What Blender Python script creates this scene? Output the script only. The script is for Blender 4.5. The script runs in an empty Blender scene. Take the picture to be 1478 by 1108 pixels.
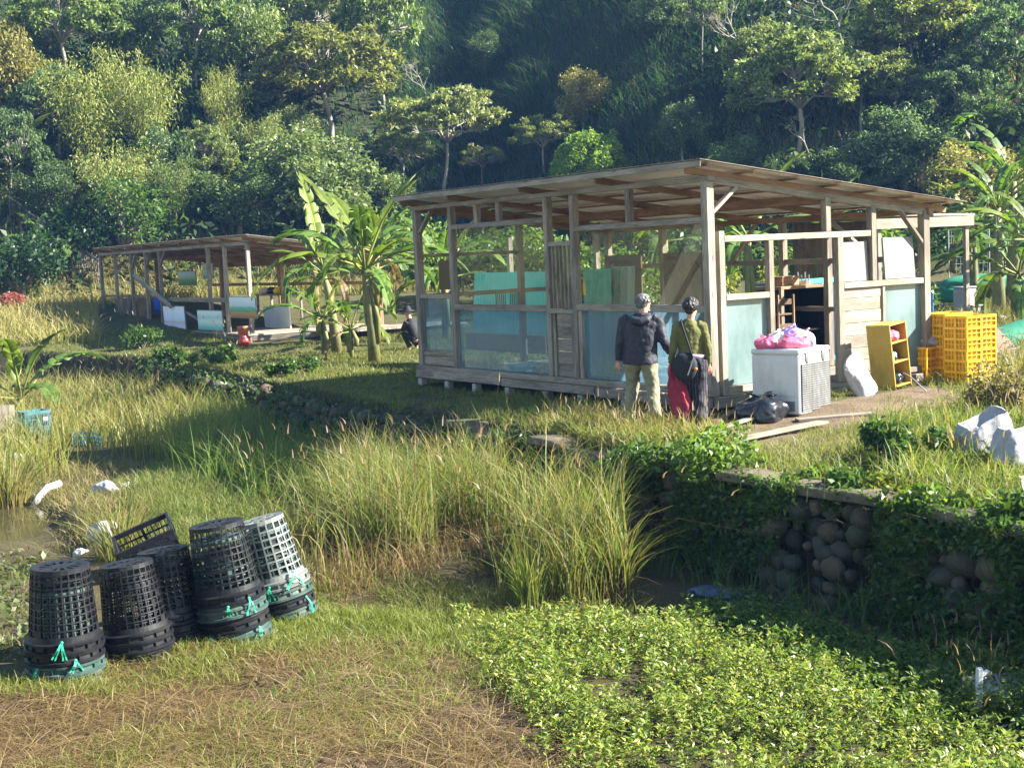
import bpy, bmesh, math, random
import numpy as np
from mathutils import Vector, Matrix, Euler
random.seed(7); rng = np.random.default_rng(7)
SC = bpy.context.scene
COL = SC.collection
PI = math.pi
# ------------------------------------------------------------------ camera model of the photograph
FPX, PITCH, ROLL = 2040.1, .0912, .0429
T = 1.1                      # terrace level above the wetland
CZ = T + 2.306               # eye height
_F = np.array([0, math.cos(PITCH), -math.sin(PITCH)]); _U = np.array([0, math.sin(PITCH), math.cos(PITCH)]); _R = np.array([1., 0, 0])
_R2 = math.cos(ROLL)*_R - math.sin(ROLL)*_U; _U2 = math.sin(ROLL)*_R + math.cos(ROLL)*_U
_C = np.array([0, 0, CZ])
def proj(P):
    P = np.asarray(P, float) - _C; d = P @ _F
    return 739 + FPX*(P @ _R2)/d, 554 - FPX*(P @ _U2)/d
def ray(px, py): return _F + _R2*(px-739)/FPX - _U2*(py-554)/FPX
def G(px, py, z=T):
    v = ray(px, py); return Vector(_C + v*(z-CZ)/v[2])
def D(px, py, d):
    v = ray(px, py); return Vector(_C + v*d/v[1])
HA = np.array([2.7176, 19.0647]); HT = .571       # near corner and heading of the long hut
D1 = np.array([-math.sin(HT), math.cos(HT)]); D2 = np.array([math.cos(HT), math.sin(HT)])
def HW(x, y, z=0):                                # hut frame -> world
    v = HA + D2*x + D1*y; return Vector((v[0], v[1], z+T))
def planex(px, py, x0=0.):                        # pixel -> (y, z) on the hut plane x = x0
    v = ray(px, py); n = np.array([D2[0], D2[1], 0]); o = np.array([*(HA+D2*x0), 0])
    P = _C + v*((o-_C) @ n)/(v @ n); return float((P[:2]-HA) @ D1), float(P[2]-T)
def planey(px, py, y0=0.):                        # pixel -> (x, z) on the hut plane y = y0
    v = ray(px, py); n = np.array([D1[0], D1[1], 0]); o = np.array([*(HA+D1*y0), 0])
    P = _C + v*((o-_C) @ n)/(v @ n); return float((P[:2]-HA) @ D2), float(P[2]-T)
def inpoly(px, py, poly):
    px = np.asarray(px); py = np.asarray(py); r = np.zeros(px.shape, bool); n = len(poly)
    for i in range(n):
        x0, y0 = poly[i]; x1, y1 = poly[(i+1) % n]
        c = ((y0 > py) != (y1 > py)) & (px < (x1-x0)*(py-y0)/((y1-y0) if y1 != y0 else 1e-9)+x0)
        r ^= c
    return r
# ------------------------------------------------------------------ value noise
_perm = rng.permutation(512); _val = rng.random(512)
def vnoise(x, y, s=1.0, o=0):
    x = np.asarray(x, float)*s+1000+o*17.3; y = np.asarray(y, float)*s+1000+o*9.1
    xi = np.floor(x).astype(int); yi = np.floor(y).astype(int); fx = x-xi; fy = y-yi
    fx = fx*fx*(3-2*fx); fy = fy*fy*(3-2*fy)
    def h(a, b): return _val[_perm[(a+_perm[b % 512]) % 512]]
    return (h(xi, yi)*(1-fx)+h(xi+1, yi)*fx)*(1-fy)+(h(xi, yi+1)*(1-fx)+h(xi+1, yi+1)*fx)*fy-.5
def sstep(t): t = np.clip(t, 0, 1); return t*t*(3-2*t)
# ------------------------------------------------------------------ tagging
def tag(o, label, cat, group=None):
    o['label'] = label; o['category'] = cat
    if group: o['group'] = group
    return o
def kind(o, k): o['kind'] = k; return o
def thing(name, label, cat, loc=(0, 0, 0), rz=0, group=None, rot=None):
    o = bpy.data.objects.new(name, None); COL.objects.link(o); o.empty_display_size = .2
    o.location = loc; o.rotation_euler = rot if rot else (0, 0, rz)
    return tag(o, label, cat, group)
def dup(root, loc, rot=None, scale=None, label=None):
    def cp(o, parent):
        c = o.copy(); COL.objects.link(c)
        if parent is not None: c.parent = parent
        for ch in o.children: cp(ch, c)
        return c
    r = cp(root, None); r.location = loc
    if rot is not None: r.rotation_euler = rot
    if scale is not None: r.scale = scale if hasattr(scale, '__len__') else (scale,)*3
    if label: r['label'] = label
    return r
# ------------------------------------------------------------------ mesh builder
def crumple(o, strength=.03, size=.16, levels=2):
    md = o.modifiers.new('s', 'SUBSURF'); md.levels = levels; md.render_levels = levels
    tx = bpy.data.textures.new('crumple', 'CLOUDS'); tx.noise_scale = size; tx.noise_depth = 3
    d = o.modifiers.new('d', 'DISPLACE'); d.texture = tx; d.strength = strength; d.mid_level = .5; d.texture_coords = 'LOCAL'; return o
class MB:
    def __init__(s): s.v = []; s.f = []; s.c = []; s.uv = []
    def add(s, pts, faces, col=(1, 1, 1), uvs=None):
        b = len(s.v); s.v.extend([tuple(p) for p in pts])
        for k, f in enumerate(faces):
            s.f.append([b+i for i in f]); s.c.append(col)
            s.uv.append(uvs[k] if uvs else [(0, 0)]*len(f))
    def box(s, c, size, rot=None, col=None):
        if col is None: g = random.uniform(.78, 1.12); col = (g, g*random.uniform(.97, 1.02), g*random.uniform(.94, 1.03))
        M = rot.to_matrix() if isinstance(rot, Euler) else (rot if rot is not None else Matrix.Identity(3))
        e = random.uniform(-.0015, .0015)
        hx, hy, hz = size[0]/2+e, size[1]/2-e, size[2]/2+e*.7
        P = [Vector(c)+M @ Vector((x*hx, y*hy, z*hz)) for x in (-1, 1) for y in (-1, 1) for z in (-1, 1)]
        F = [(0, 1, 3, 2), (4, 6, 7, 5), (0, 4, 5, 1), (2, 3, 7, 6), (0, 2, 6, 4), (1, 5, 7, 3)]
        ax = int(np.argmax(size)); o = [i for i in range(3) if i != ax]; r = random.random()*50
        sg = [(x*hx, y*hy, z*hz) for x in (-1, 1) for y in (-1, 1) for z in (-1, 1)]
        uvs = [[(sg[i][ax]+r, sg[i][o[0]]+sg[i][o[1]]*1.0+r*.37) for i in f] for f in F]
        s.add(P, F, col, uvs)
    def beam(s, p0, p1, w, h, up=(0, 0, 1), col=None):
        p0 = Vector(p0); p1 = Vector(p1); d = (p1-p0); L = d.length; d.normalize(); up = Vector(up)
        if abs(d.dot(up)) > .98: up = Vector((0, 1, 0))
        sd = d.cross(up).normalized(); u = sd.cross(d)
        M = Matrix((d, sd, u)).transposed()
        s.box((p0+p1)/2, (L, w, h), M, col)
    def tube(s, pts, rad, n=8, col=(1, 1, 1), cap=True, squash=None):
        pts = [Vector(p) for p in pts]
        if not hasattr(rad, '__len__'): rad = [rad]*len(pts)
        V = []; up = Vector((.13, .21, 1)); L = 0; prev = None
        for i, p in enumerate(pts):
            d = (pts[min(i+1, len(pts)-1)]-pts[max(i-1, 0)])
            if d.length < 1e-6: d = Vector((0, 0, 1))
            d.normalize()
            a = prev-d*prev.dot(d) if prev is not None else (d.cross(up) if abs(d.z) < .8 else Vector((1, 0, 0))-d*d.x)
            a.normalize(); prev = a; b = d.cross(a)
            ra, rb = (rad[i], rad[i]) if not hasattr(rad[i], '__len__') else rad[i]
            V += [p+a*ra*math.cos(2*PI*k/n)+b*rb*math.sin(2*PI*k/n) for k in range(n)]
        F = []; uvs = []
        for i in range(len(pts)-1):
            L2 = L+(pts[i+1]-pts[i]).length
            for k in range(n):
                F.append((i*n+k, i*n+(k+1) % n, (i+1)*n+(k+1) % n, (i+1)*n+k))
                uvs.append([(L, k*.05), (L, k*.05+.05), (L2, k*.05+.05), (L2, k*.05)])
            L = L2
        if cap:
            F.append(tuple(range(n))[::-1]); F.append(tuple((len(pts)-1)*n+k for k in range(n))); uvs += [[(0, 0)]*n]*2
        s.add(V, F, col, uvs)
    def loft(s, rings, col=(1, 1, 1), cap=True, closed=True):
        n = len(rings[0]); V = [p for r in rings for p in r]; F = []
        for i in range(len(rings)-1):
            for k in range(n if closed else n-1):
                F.append((i*n+k, i*n+(k+1) % n, (i+1)*n+(k+1) % n, (i+1)*n+k))
        if cap: F.append(tuple(range(n))[::-1]); F.append(tuple((len(rings)-1)*n+k for k in range(n)))
        s.add(V, F, col)
    def lathe(s, prof, n=20, c=(0, 0, 0), col=(1, 1, 1), cap=True):
        s.loft([[(c[0]+r*math.cos(2*PI*k/n), c[1]+r*math.sin(2*PI*k/n), c[2]+z) for k in range(n)] for r, z in prof], col, cap)
    def ell(s, c, r, rot=None, n=12, m=8, col=(1, 1, 1), jit=0.):
        M = rot.to_matrix() if isinstance(rot, Euler) else Matrix.Identity(3)
        rings = []
        for i in range(m+1):
            t = PI*(i+.02)/(m+.04)
            rings.append([Vector(c)+M @ Vector((r[0]*math.sin(t)*math.cos(2*PI*k/n), r[1]*math.sin(t)*math.sin(2*PI*k/n), -r[2]*math.cos(t))) for k in range(n)])
        if jit: rings = [[c_+(p-c_)*(1+random.uniform(-jit, jit)) for p in r_] for c_ in [Vector(c)] for r_ in rings]
        s.loft(rings, col)
    def mesh(s, name, mat, smooth=False):
        me = bpy.data.meshes.new(name); me.from_pydata([tuple(v) for v in s.v], [], s.f); me.update()
        ca = me.color_attributes.new('Col', 'FLOAT_COLOR', 'CORNER'); ul = me.uv_layers.new(name='UVMap')
        cs = []; us = []
        for c, u, f in zip(s.c, s.uv, s.f):
            for k in range(len(f)): cs += [c[0], c[1], c[2], 1]; us += [u[k][0], u[k][1]]
        ca.data.foreach_set('color', cs); ul.data.foreach_set('uv', us)
        for m in (mat if isinstance(mat, (list, tuple)) else [mat]): me.materials.append(m)
        if smooth: me.polygons.foreach_set('use_smooth', [True]*len(me.polygons))
        return me
    def build(s, name, mat, parent=None, loc=None, rot=None, smooth=False, bevel=0, solid=0):
        o = bpy.data.objects.new(name, s.mesh(name, mat, smooth)); COL.objects.link(o)
        if parent is not None: o.parent = parent
        if loc is not None: o.location = loc
        if rot is not None: o.rotation_euler = rot
        if solid: md = o.modifiers.new('thick', 'SOLIDIFY'); md.thickness = solid; md.offset = 0
        if bevel: md = o.modifiers.new('bevel', 'BEVEL'); md.width = bevel; md.segments = 1; md.limit_method = 'ANGLE'
        return o
def remeshed(mb, name, mat, parent, voxel=.012, smooth_it=4, loc=None, rot=None):
    """join everything in mb into one continuous surface"""
    o = mb.build(name+'_raw', mat)
    m = o.modifiers.new('r', 'REMESH'); m.mode = 'VOXEL'; m.voxel_size = voxel
    if smooth_it: k = o.modifiers.new('s', 'SMOOTH'); k.iterations = smooth_it; k.factor = .5
    dg = bpy.context.evaluated_depsgraph_get(); dg.update()
    me = bpy.data.meshes.new_from_object(o.evaluated_get(dg)); me.name = name
    old = o.data; bpy.data.objects.remove(o); bpy.data.meshes.remove(old)
    me.materials.clear(); me.materials.append(mat)
    me.polygons.foreach_set('use_smooth', [True]*len(me.polygons))
    if 'Col' not in me.color_attributes:
        ca = me.color_attributes.new('Col', 'FLOAT_COLOR', 'CORNER'); ca.data.foreach_set('color', [1.]*4*len(me.loops))
    r = bpy.data.objects.new(name, me); COL.objects.link(r)
    if parent is not None: r.parent = parent
    if loc is not None: r.location = loc
    if rot is not None: r.rotation_euler = rot
    return r
# ------------------------------------------------------------------ fast meshes for foliage
def fastmesh(name, V, Fq, C, mat, smooth=False):
    """V (n,3), Fq (m,4) int, C (n,3) colour per vertex"""
    me = bpy.data.meshes.new(name); n = len(V); m = len(Fq)
    me.vertices.add(n); me.vertices.foreach_set('co', np.ascontiguousarray(V, np.float32).ravel())
    me.loops.add(m*4); me.loops.foreach_set('vertex_index', np.ascontiguousarray(Fq, np.int32).ravel())
    me.polygons.add(m); me.polygons.foreach_set('loop_start', np.arange(0, m*4, 4, dtype=np.int32))
    me.update(calc_edges=True)
    ca = me.color_attributes.new('Col', 'FLOAT_COLOR', 'POINT')
    ca.data.foreach_set('color', np.concatenate([C, np.ones((n, 1))], 1).astype(np.float32).ravel())
    me.materials.append(mat)
    if smooth: me.polygons.foreach_set('use_smooth', [True]*m)
    return me
def link(name, me, parent=None, loc=None):
    o = bpy.data.objects.new(name, me); COL.objects.link(o)
    if parent is not None: o.parent = parent
    if loc is not None: o.location = loc
    return o
def nrm(a): return a/np.maximum(np.linalg.norm(a, axis=-1, keepdims=True), 1e-9)
def lerpcol(cols, t):
    cols = np.asarray(cols, float); k = np.clip(t, 0, .9999)*(len(cols)-1); i = k.astype(int); f = (k-i)[:, None]
    return cols[i]*(1-f)+cols[i+1]*f
def blades(base, h, w, lean, nseg=3, curve=1.0, cols=((.1, .2, .03),), tips=None, twist=None):
    """tapered bent blades; returns V, F, C.  lean (n,2) horizontal drift of the tip as a share of the height"""
    n = len(base); k = nseg+1; az = rng.random(n)*2*PI if twist is None else twist
    sd = np.stack([np.cos(az), np.sin(az), np.zeros(n)], 1)
    V = np.zeros((n, k, 2, 3)); ts = np.linspace(0, 1, k)
    le = np.linalg.norm(lean, axis=1)
    for i, t in enumerate(ts):
        c = base.copy()
        bend = t**(1+curve)
        c[:, :2] += lean*(h*bend)[:, None]
        c[:, 2] += h*(t-np.clip(le, 0, 1.6)*.32*bend*t)
        ww = (w*(1-t**1.6*.92)*(0.75+.25*math.sin(t*PI)))[:, None]*.5
        V[:, i, 0] = c-sd*ww; V[:, i, 1] = c+sd*ww
    ids = np.arange(n*k*2).reshape(n, k, 2)
    F = np.stack([ids[:, :-1, 0], ids[:, :-1, 1], ids[:, 1:, 1], ids[:, 1:, 0]], -1).reshape(-1, 4)
    c0 = lerpcol(cols, rng.random(n)) if len(cols) > 1 else np.repeat(np.array(cols), n, 0)
    C = np.repeat(c0[:, None, :], k, 1)
    if tips is not None:
        c1 = lerpcol(tips, rng.random(n)) if len(tips) > 1 else np.repeat(np.array(tips), n, 0)
        tt = ts[None, :, None]; C = C*(1-tt)+c1[:, None, :]*tt
    C = np.repeat(C[:, :, None, :], 2, 2)
    return V.reshape(-1, 3), F, C.reshape(-1, 3)
def leaves(P, size, cols, up=.35, aspect=.5, direction=None, fold=.12):
    """one rhombus leaf per point"""
    n = len(P); d = nrm(rng.normal(size=(n, 3)))
    if direction is not None: d = nrm(d*.8+direction)
    nn = nrm(rng.normal(size=(n, 3))+np.array([0, 0, up*3])); sd = nrm(np.cross(d, nn)); nn = np.cross(sd, d)
    s = (size*(.65+.7*rng.random(n)))[:, None] if not np.isscalar(size) else size*(.65+.7*rng.random((n, 1)))
    mid = P+d*s*.42+nn*s*fold
    V = np.stack([P, mid-sd*s*aspect*.5, P+d*s-nn*s*fold, mid+sd*s*aspect*.5], 1).reshape(-1, 3)
    F = np.arange(n*4).reshape(n, 4); C = np.repeat(lerpcol(cols, rng.random(n)), 4, 0)
    return V, F, C
def merge(parts):
    Vs, Fs, Cs = [], [], []; b = 0
    for V, F, C in parts: Vs.append(V); Fs.append(F+b); Cs.append(C); b += len(V)
    return np.concatenate(Vs), np.concatenate(Fs), np.concatenate(Cs)
HAZE = 0.0004
# ------------------------------------------------------------------ materials
def _mat(name):
    m = bpy.data.materials.new(name); m.use_nodes = True; nt = m.node_tree; nt.nodes.clear()
    out = nt.nodes.new('ShaderNodeOutputMaterial'); return m, nt, out
def _n(nt, t, **kw):
    n = nt.nodes.new(t)
    for k, v in kw.items():
        if k in n.inputs.keys() if hasattr(n.inputs, 'keys') else False: n.inputs[k].default_value = v
        else: setattr(n, k, v)
    return n
def _mix(nt, fac, a, b, mode='MIX'):
    m = nt.nodes.new('ShaderNodeMix'); m.data_type = 'RGBA'; m.blend_type = mode
    for s, v in ((0, fac), (6, a), (7, b)):
        if hasattr(v, 'is_output') or isinstance(v, bpy.types.NodeSocket): nt.links.new(v, m.inputs[s])
        else: m.inputs[s].default_value = v if s == 0 else (*v, 1) if len(v) == 3 else v
    return m.outputs[2]
def _noise(nt, scale, vec=None, detail=4, rough=.6):
    n = nt.nodes.new('ShaderNodeTexNoise'); n.inputs['Scale'].default_value = scale; n.inputs['Detail'].default_value = detail; n.inputs['Roughness'].default_value = rough
    if vec is not None: nt.links.new(vec, n.inputs['Vector'])
    return n.outputs['Fac']
def _ramp(nt, fac, stops):
    r = nt.nodes.new('ShaderNodeValToRGB'); e = r.color_ramp.elements
    while len(e) < len(stops): e.new(.5)
    for i, (p, c) in enumerate(stops): e[i].position = p; e[i].color = (*c, 1)
    nt.links.new(fac, r.inputs[0]); return r.outputs[0]
def _vec(nt, kind='Object', scale=(1, 1, 1)):
    t = nt.nodes.new('ShaderNodeTexCoord'); mp = nt.nodes.new('ShaderNodeMapping'); mp.inputs['Scale'].default_value = scale
    nt.links.new(t.outputs[kind], mp.inputs[0]); return mp.outputs[0]
def _bump(nt, h, strength=.3, dist=.01):
    b = nt.nodes.new('ShaderNodeBump'); b.inputs['Strength'].default_value = strength; b.inputs['Distance'].default_value = dist
    nt.links.new(h, b.inputs['Height']); return b.outputs[0]
def _pr(nt, out, col, rough=.6, metal=0, spec=.5, bump=None, **kw):
    p = nt.nodes.new('ShaderNodeBsdfPrincipled')
    if isinstance(col, bpy.types.NodeSocket): nt.links.new(col, p.inputs['Base Color'])
    else: p.inputs['Base Color'].default_value = (*col, 1)
    if isinstance(rough, bpy.types.NodeSocket): nt.links.new(rough, p.inputs['Roughness'])
    else: p.inputs['Roughness'].default_value = rough
    p.inputs['Metallic'].default_value = metal; p.inputs['Specular IOR Level'].default_value = spec
    for k, v in kw.items(): p.inputs[k.replace('_', ' ')].default_value = v
    if bump is not None: nt.links.new(bump, p.inputs['Normal'])
    nt.links.new(p.outputs[0], out.inputs[0]); return p
def _attr(nt):
    a = nt.nodes.new('ShaderNodeVertexColor'); a.layer_name = 'Col'; return a.outputs[0]
def leaf_mat(name, trans=.4, rough=.5, objcol=False, spec=.35, tint=(1.15, 1.25, .55)):
    m, nt, out = _mat(name); c = _attr(nt)
    if objcol:
        oi = nt.nodes.new('ShaderNodeObjectInfo'); c = _mix(nt, 1., c, oi.outputs['Color'], 'MULTIPLY')
    p = _pr(nt, out, c, rough, spec=spec)
    t = nt.nodes.new('ShaderNodeBsdfTranslucent'); nt.links.new(_mix(nt, 1., c, tint, 'MULTIPLY'), t.inputs[0])
    mx = nt.nodes.new('ShaderNodeMixShader'); mx.inputs[0].default_value = trans
    nt.links.new(p.outputs[0], mx.inputs[1]); nt.links.new(t.outputs[0], mx.inputs[2]); nt.links.new(mx.outputs[0], out.inputs[0])
    return m
M = {}
M['grass'] = leaf_mat('grass_blades', .45, .5)
M['leaf'] = leaf_mat('leaves', .42, .42, True)
M['far_leaf'] = leaf_mat('forest_leaves', .38, .5, True, tint=(1.1, 1.15, .6))
M['banana'] = leaf_mat('banana_leaf', .40, .5, True, .3)
def wood(name, a, b, c, bump=.35, rough=.75):
    m, nt, out = _mat(name); at = _attr(nt)
    v = _vec(nt, 'UV', (1.3, 26, 1)); n1 = _noise(nt, 3., v, 5, .65); v2 = _vec(nt, 'UV', (.5, 2.5, 1)); n2 = _noise(nt, 2.2, v2, 3)
    col = _ramp(nt, n1, [(.28, a), (.5, b), (.74, c)])
    col = _mix(nt, _ramp(nt, n2, [(.42, (0, 0, 0)), (.62, (.55, .55, .55))]), col, tuple(x*.55 for x in a))
    col = _mix(nt, 1., col, at, 'MULTIPLY')
    # knots
    vo = nt.nodes.new('ShaderNodeTexVoronoi'); vo.inputs['Scale'].default_value = 1.; nt.links.new(_vec(nt, 'UV', (1.6, 9, 1)), vo.inputs['Vector'])
    col = _mix(nt, _ramp(nt, vo.outputs['Distance'], [(.06, (.8, .8, .8)), (.13, (0, 0, 0))]), col, tuple(x*.3 for x in a))
    _pr(nt, out, col, rough, spec=.25, bump=_bump(nt, n1, bump, .006)); return m
M['wood'] = wood('weathered_timber', (.13, .105, .08), (.27, .23, .18), (.38, .335, .275))
M['wood_warm'] = wood('sheltered_timber', (.17, .10, .055), (.31, .19, .105), (.40, .26, .15))
M['wood_pale'] = wood('pale_planks', (.19, .16, .12), (.31, .27, .21), (.40, .36, .29))
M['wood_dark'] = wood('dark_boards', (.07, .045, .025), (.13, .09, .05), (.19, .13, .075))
def plain(name, col, rough=.5, var=.12, scale=6., spec=.4, metal=0, dirt=None, bump=0, bscale=40, **kw):
    m, nt, out = _mat(name); v = _vec(nt); n = _noise(nt, scale, v)
    c = _ramp(nt, n, [(.3, tuple(x*(1-var) for x in col)), (.7, tuple(min(1, x*(1+var)) for x in col))])
    if dirt: c = _mix(nt, _ramp(nt, _noise(nt, scale*.7, _vec(nt, 'Object', (1, 1, .6)), 6, .7), [(.5, (0, 0, 0)), (.7, (.7, .7, .7))]), c, dirt)
    c = _mix(nt, 1., c, _attr(nt), 'MULTIPLY')
    b = _bump(nt, _noise(nt, bscale, v), bump, .01) if bump else None
    _pr(nt, out, c, rough, metal, spec, b, **kw); return m
M['black_plastic'] = plain('black_plastic', (.009, .0095, .012), .42, .3, 8, .3, dirt=(.03, .029, .025))
M['green_plastic'] = plain('dull_green_plastic', (.035, .065, .058), .45, .25, 8, .4, dirt=(.12, .13, .1))
M['grey_plastic'] = plain('grey_plastic', (.13, .14, .125), .42, .15, 6, .5, dirt=(.16, .15, .12))
M['teal_crate'] = plain('teal_crate_plastic', (.04, .13, .14), .45, .2, 6, .4, dirt=(.14, .16, .15))
M['yellow_plastic'] = plain('yellow_crate_plastic', (.76, .43, .01), .42, .1, 6, .4, dirt=(.45, .25, .04))
M['mint_tape'] = plain('green_tie_tape', (.02, .27, .16), .4, .1)
M['white_paint'] = plain('white_enamel', (.56, .56, .55), .35, .05, 4, .5, dirt=(.4, .385, .34))
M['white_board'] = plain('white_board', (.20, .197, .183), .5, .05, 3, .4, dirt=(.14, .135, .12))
M['tan_paint'] = plain('ochre_laminate', (.42, .27, .045), .5, .12, 5, .35, dirt=(.25, .17, .05))
M['concrete'] = plain('concrete', (.33, .32, .29), .85, .2, 5, .2, dirt=(.14, .15, .09), bump=.4)
M['coping'] = plain('earthy_coping', (.11, .09, .062), .9, .35, 5, .15, dirt=(.08, .08, .03), bump=.6)
M['roof_rust'] = plain('rusty_roof_sheet', (.30, .24, .21), .55, .25, 3, .4, dirt=(.22, .10, .06))
M['roof_under'] = plain('roof_sheet_underside', (.72, .69, .63), .5, .08, 3, .4, dirt=(.55, .5, .43))
M['turquoise'] = plain('turquoise_sheet', (.07, .60, .50), .4, .08, 2, .4, dirt=(.08, .45, .38))
M['jade'] = plain('jade_corrugated_sheet', (.12, .48, .34), .4, .1, 2, .4)
M['sheet_pale'] = plain('pale_green_corrugated_plastic', (.34, .42, .34), .4, .1, 2, .4)
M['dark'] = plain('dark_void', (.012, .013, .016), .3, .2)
M['blue_paint'] = plain('blue_paint', (.03, .12, .26), .4, .15)
M['blue_plastic'] = plain('bright_blue_plastic', (.02, .10, .55), .35, .1)
M['green_net'] = plain('green_netting', (.03, .17, .10), .6, .25, 9, .2)
M['terracotta'] = plain('terracotta', (.42, .13, .06), .6, .2, 6, .3)
M['red_glaze'] = plain('red_glazed_clay', (.30, .035, .02), .3, .2, 6, .5)
M['bag_white'] = plain('white_woven_bag', (.27, .27, .285), .5, .1, 9, .4, dirt=(.22, .205, .18), bump=.6, bscale=11)
M['bag_grey'] = plain('grey_white_bag', (.50, .47, .45), .45, .15, 9, .4, dirt=(.35, .32, .3), bump=.25, bscale=18)
M['bag_pink'] = plain('pink_plastic_bag', (.62, .11, .20), .35, .15, 12, .5, bump=.4, bscale=22)
M['bag_palepink'] = plain('pale_pink_bag', (.68, .42, .45), .35, .12, 12, .5, bump=.4, bscale=22)
M['bag_purple'] = plain('purple_plastic_bag', (.42, .28, .68), .35, .12, 12, .5, bump=.4, bscale=22)
M['bag_black'] = plain('black_bin_liner', (.012, .013, .017), .22, .3, 9, .7, bump=.5, bscale=14)
M['bag_blue'] = plain('blue_plastic_bag', (.03, .05, .10), .3, .2, 9, .5, bump=.5, bscale=14)
M['orange'] = plain('orange_plastic', (.75, .22, .02), .45, .1)
M['yellow'] = plain('bright_yellow_plastic', (.80, .55, .02), .4, .05)
M['skin'] = plain('skin', (.46, .25, .17), .5, .06, 12, .4, Subsurface_Weight=.08)
M['hair_grey'] = plain('grey_hair', (.095, .095, .10), .5, .55, 45, .4, bump=.9, bscale=55)
M['hair_black'] = plain('black_hair', (.012, .010, .0095), .5, .35, 45, .5, bump=.9, bscale=55)
M['jacket'] = plain('dark_navy_jacket', (.024, .025, .034), .62, .12, 9, .3, bump=.35, bscale=7)
M['khaki'] = plain('khaki_trousers', (.20, .185, .12), .8, .1, 9, .2, bump=.4, bscale=7)
M['olive'] = plain('olive_top', (.105, .105, .032), .8, .1, 9, .2, bump=.5, bscale=9)
M['black_cloth'] = plain('black_cloth', (.017, .017, .020), .75, .2, 9, .25, bump=.3, bscale=9)
M['crimson'] = plain('crimson_jacket', (.22, .018, .035), .7, .15, 9, .25, bump=.5, bscale=7)
M['pink_band'] = plain('pink_white_waistband', (.65, .40, .60), .7, .1)
M['shoe'] = plain('brown_shoe', (.12, .075, .045), .6, .2)
M['red_shoe'] = plain('crimson_trainer', (.32, .03, .05), .6, .2)
M['metal'] = plain('galvanised_metal', (.42, .43, .43), .35, .1, 5, .5, .7)
M['bark'] = plain('bark', (.20, .17, .135), .85, .35, 5, .2, bump=.5, bscale=16)
M['bark_pale'] = plain('pale_bark', (.24, .22, .18), .8, .25, 5, .2, bump=.3, bscale=16)
M['cane'] = plain('bamboo_cane', (.20, .22, .08), .6, .3, 5, .3)
M['pstem'] = plain('banana_stem', (.125, .125, .045), .6, .35, 4, .3, dirt=(.16, .10, .05), bump=.3)
# patterned trousers
m, nt, out = _mat('patterned_black_trousers'); vo = nt.nodes.new('ShaderNodeTexWave'); vo.inputs['Scale'].default_value = 9; vo.inputs['Distortion'].default_value = 9; vo.inputs['Detail'].default_value = 3
nt.links.new(_vec(nt, 'Object', (1, 1, .4)), vo.inputs['Vector'])
_pr(nt, out, _ramp(nt, vo.outputs['Fac'], [(.80, (.016, .016, .02)), (.95, (.075, .065, .075))]), .8, spec=.2); M['pattern'] = m
# condenser grid on the freezer
m, nt, out = _mat('freezer_grille'); v = _vec(nt, 'Object', (1, 1, 1)); w1 = nt.nodes.new('ShaderNodeTexWave'); w1.bands_direction = 'Z'; w1.inputs['Scale'].default_value = 11; w1.inputs['Distortion'].default_value = .4
w2 = nt.nodes.new('ShaderNodeTexNoise'); w2.inputs['Scale'].default_value = 7; w2.inputs['Detail'].default_value = 5
nt.links.new(v, w1.inputs['Vector']); nt.links.new(_vec(nt, 'Object', (2.6, 2.6, .5)), w2.inputs['Vector'])
g = _mix(nt, .5, w1.outputs['Fac'], w2.outputs['Fac'])
_pr(nt, out, _ramp(nt, g, [(.47, (.022, .022, .022)), (.56, (.07, .07, .07)), (.80, (.30, .29, .27))]), .6); M['grille'] = m
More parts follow.
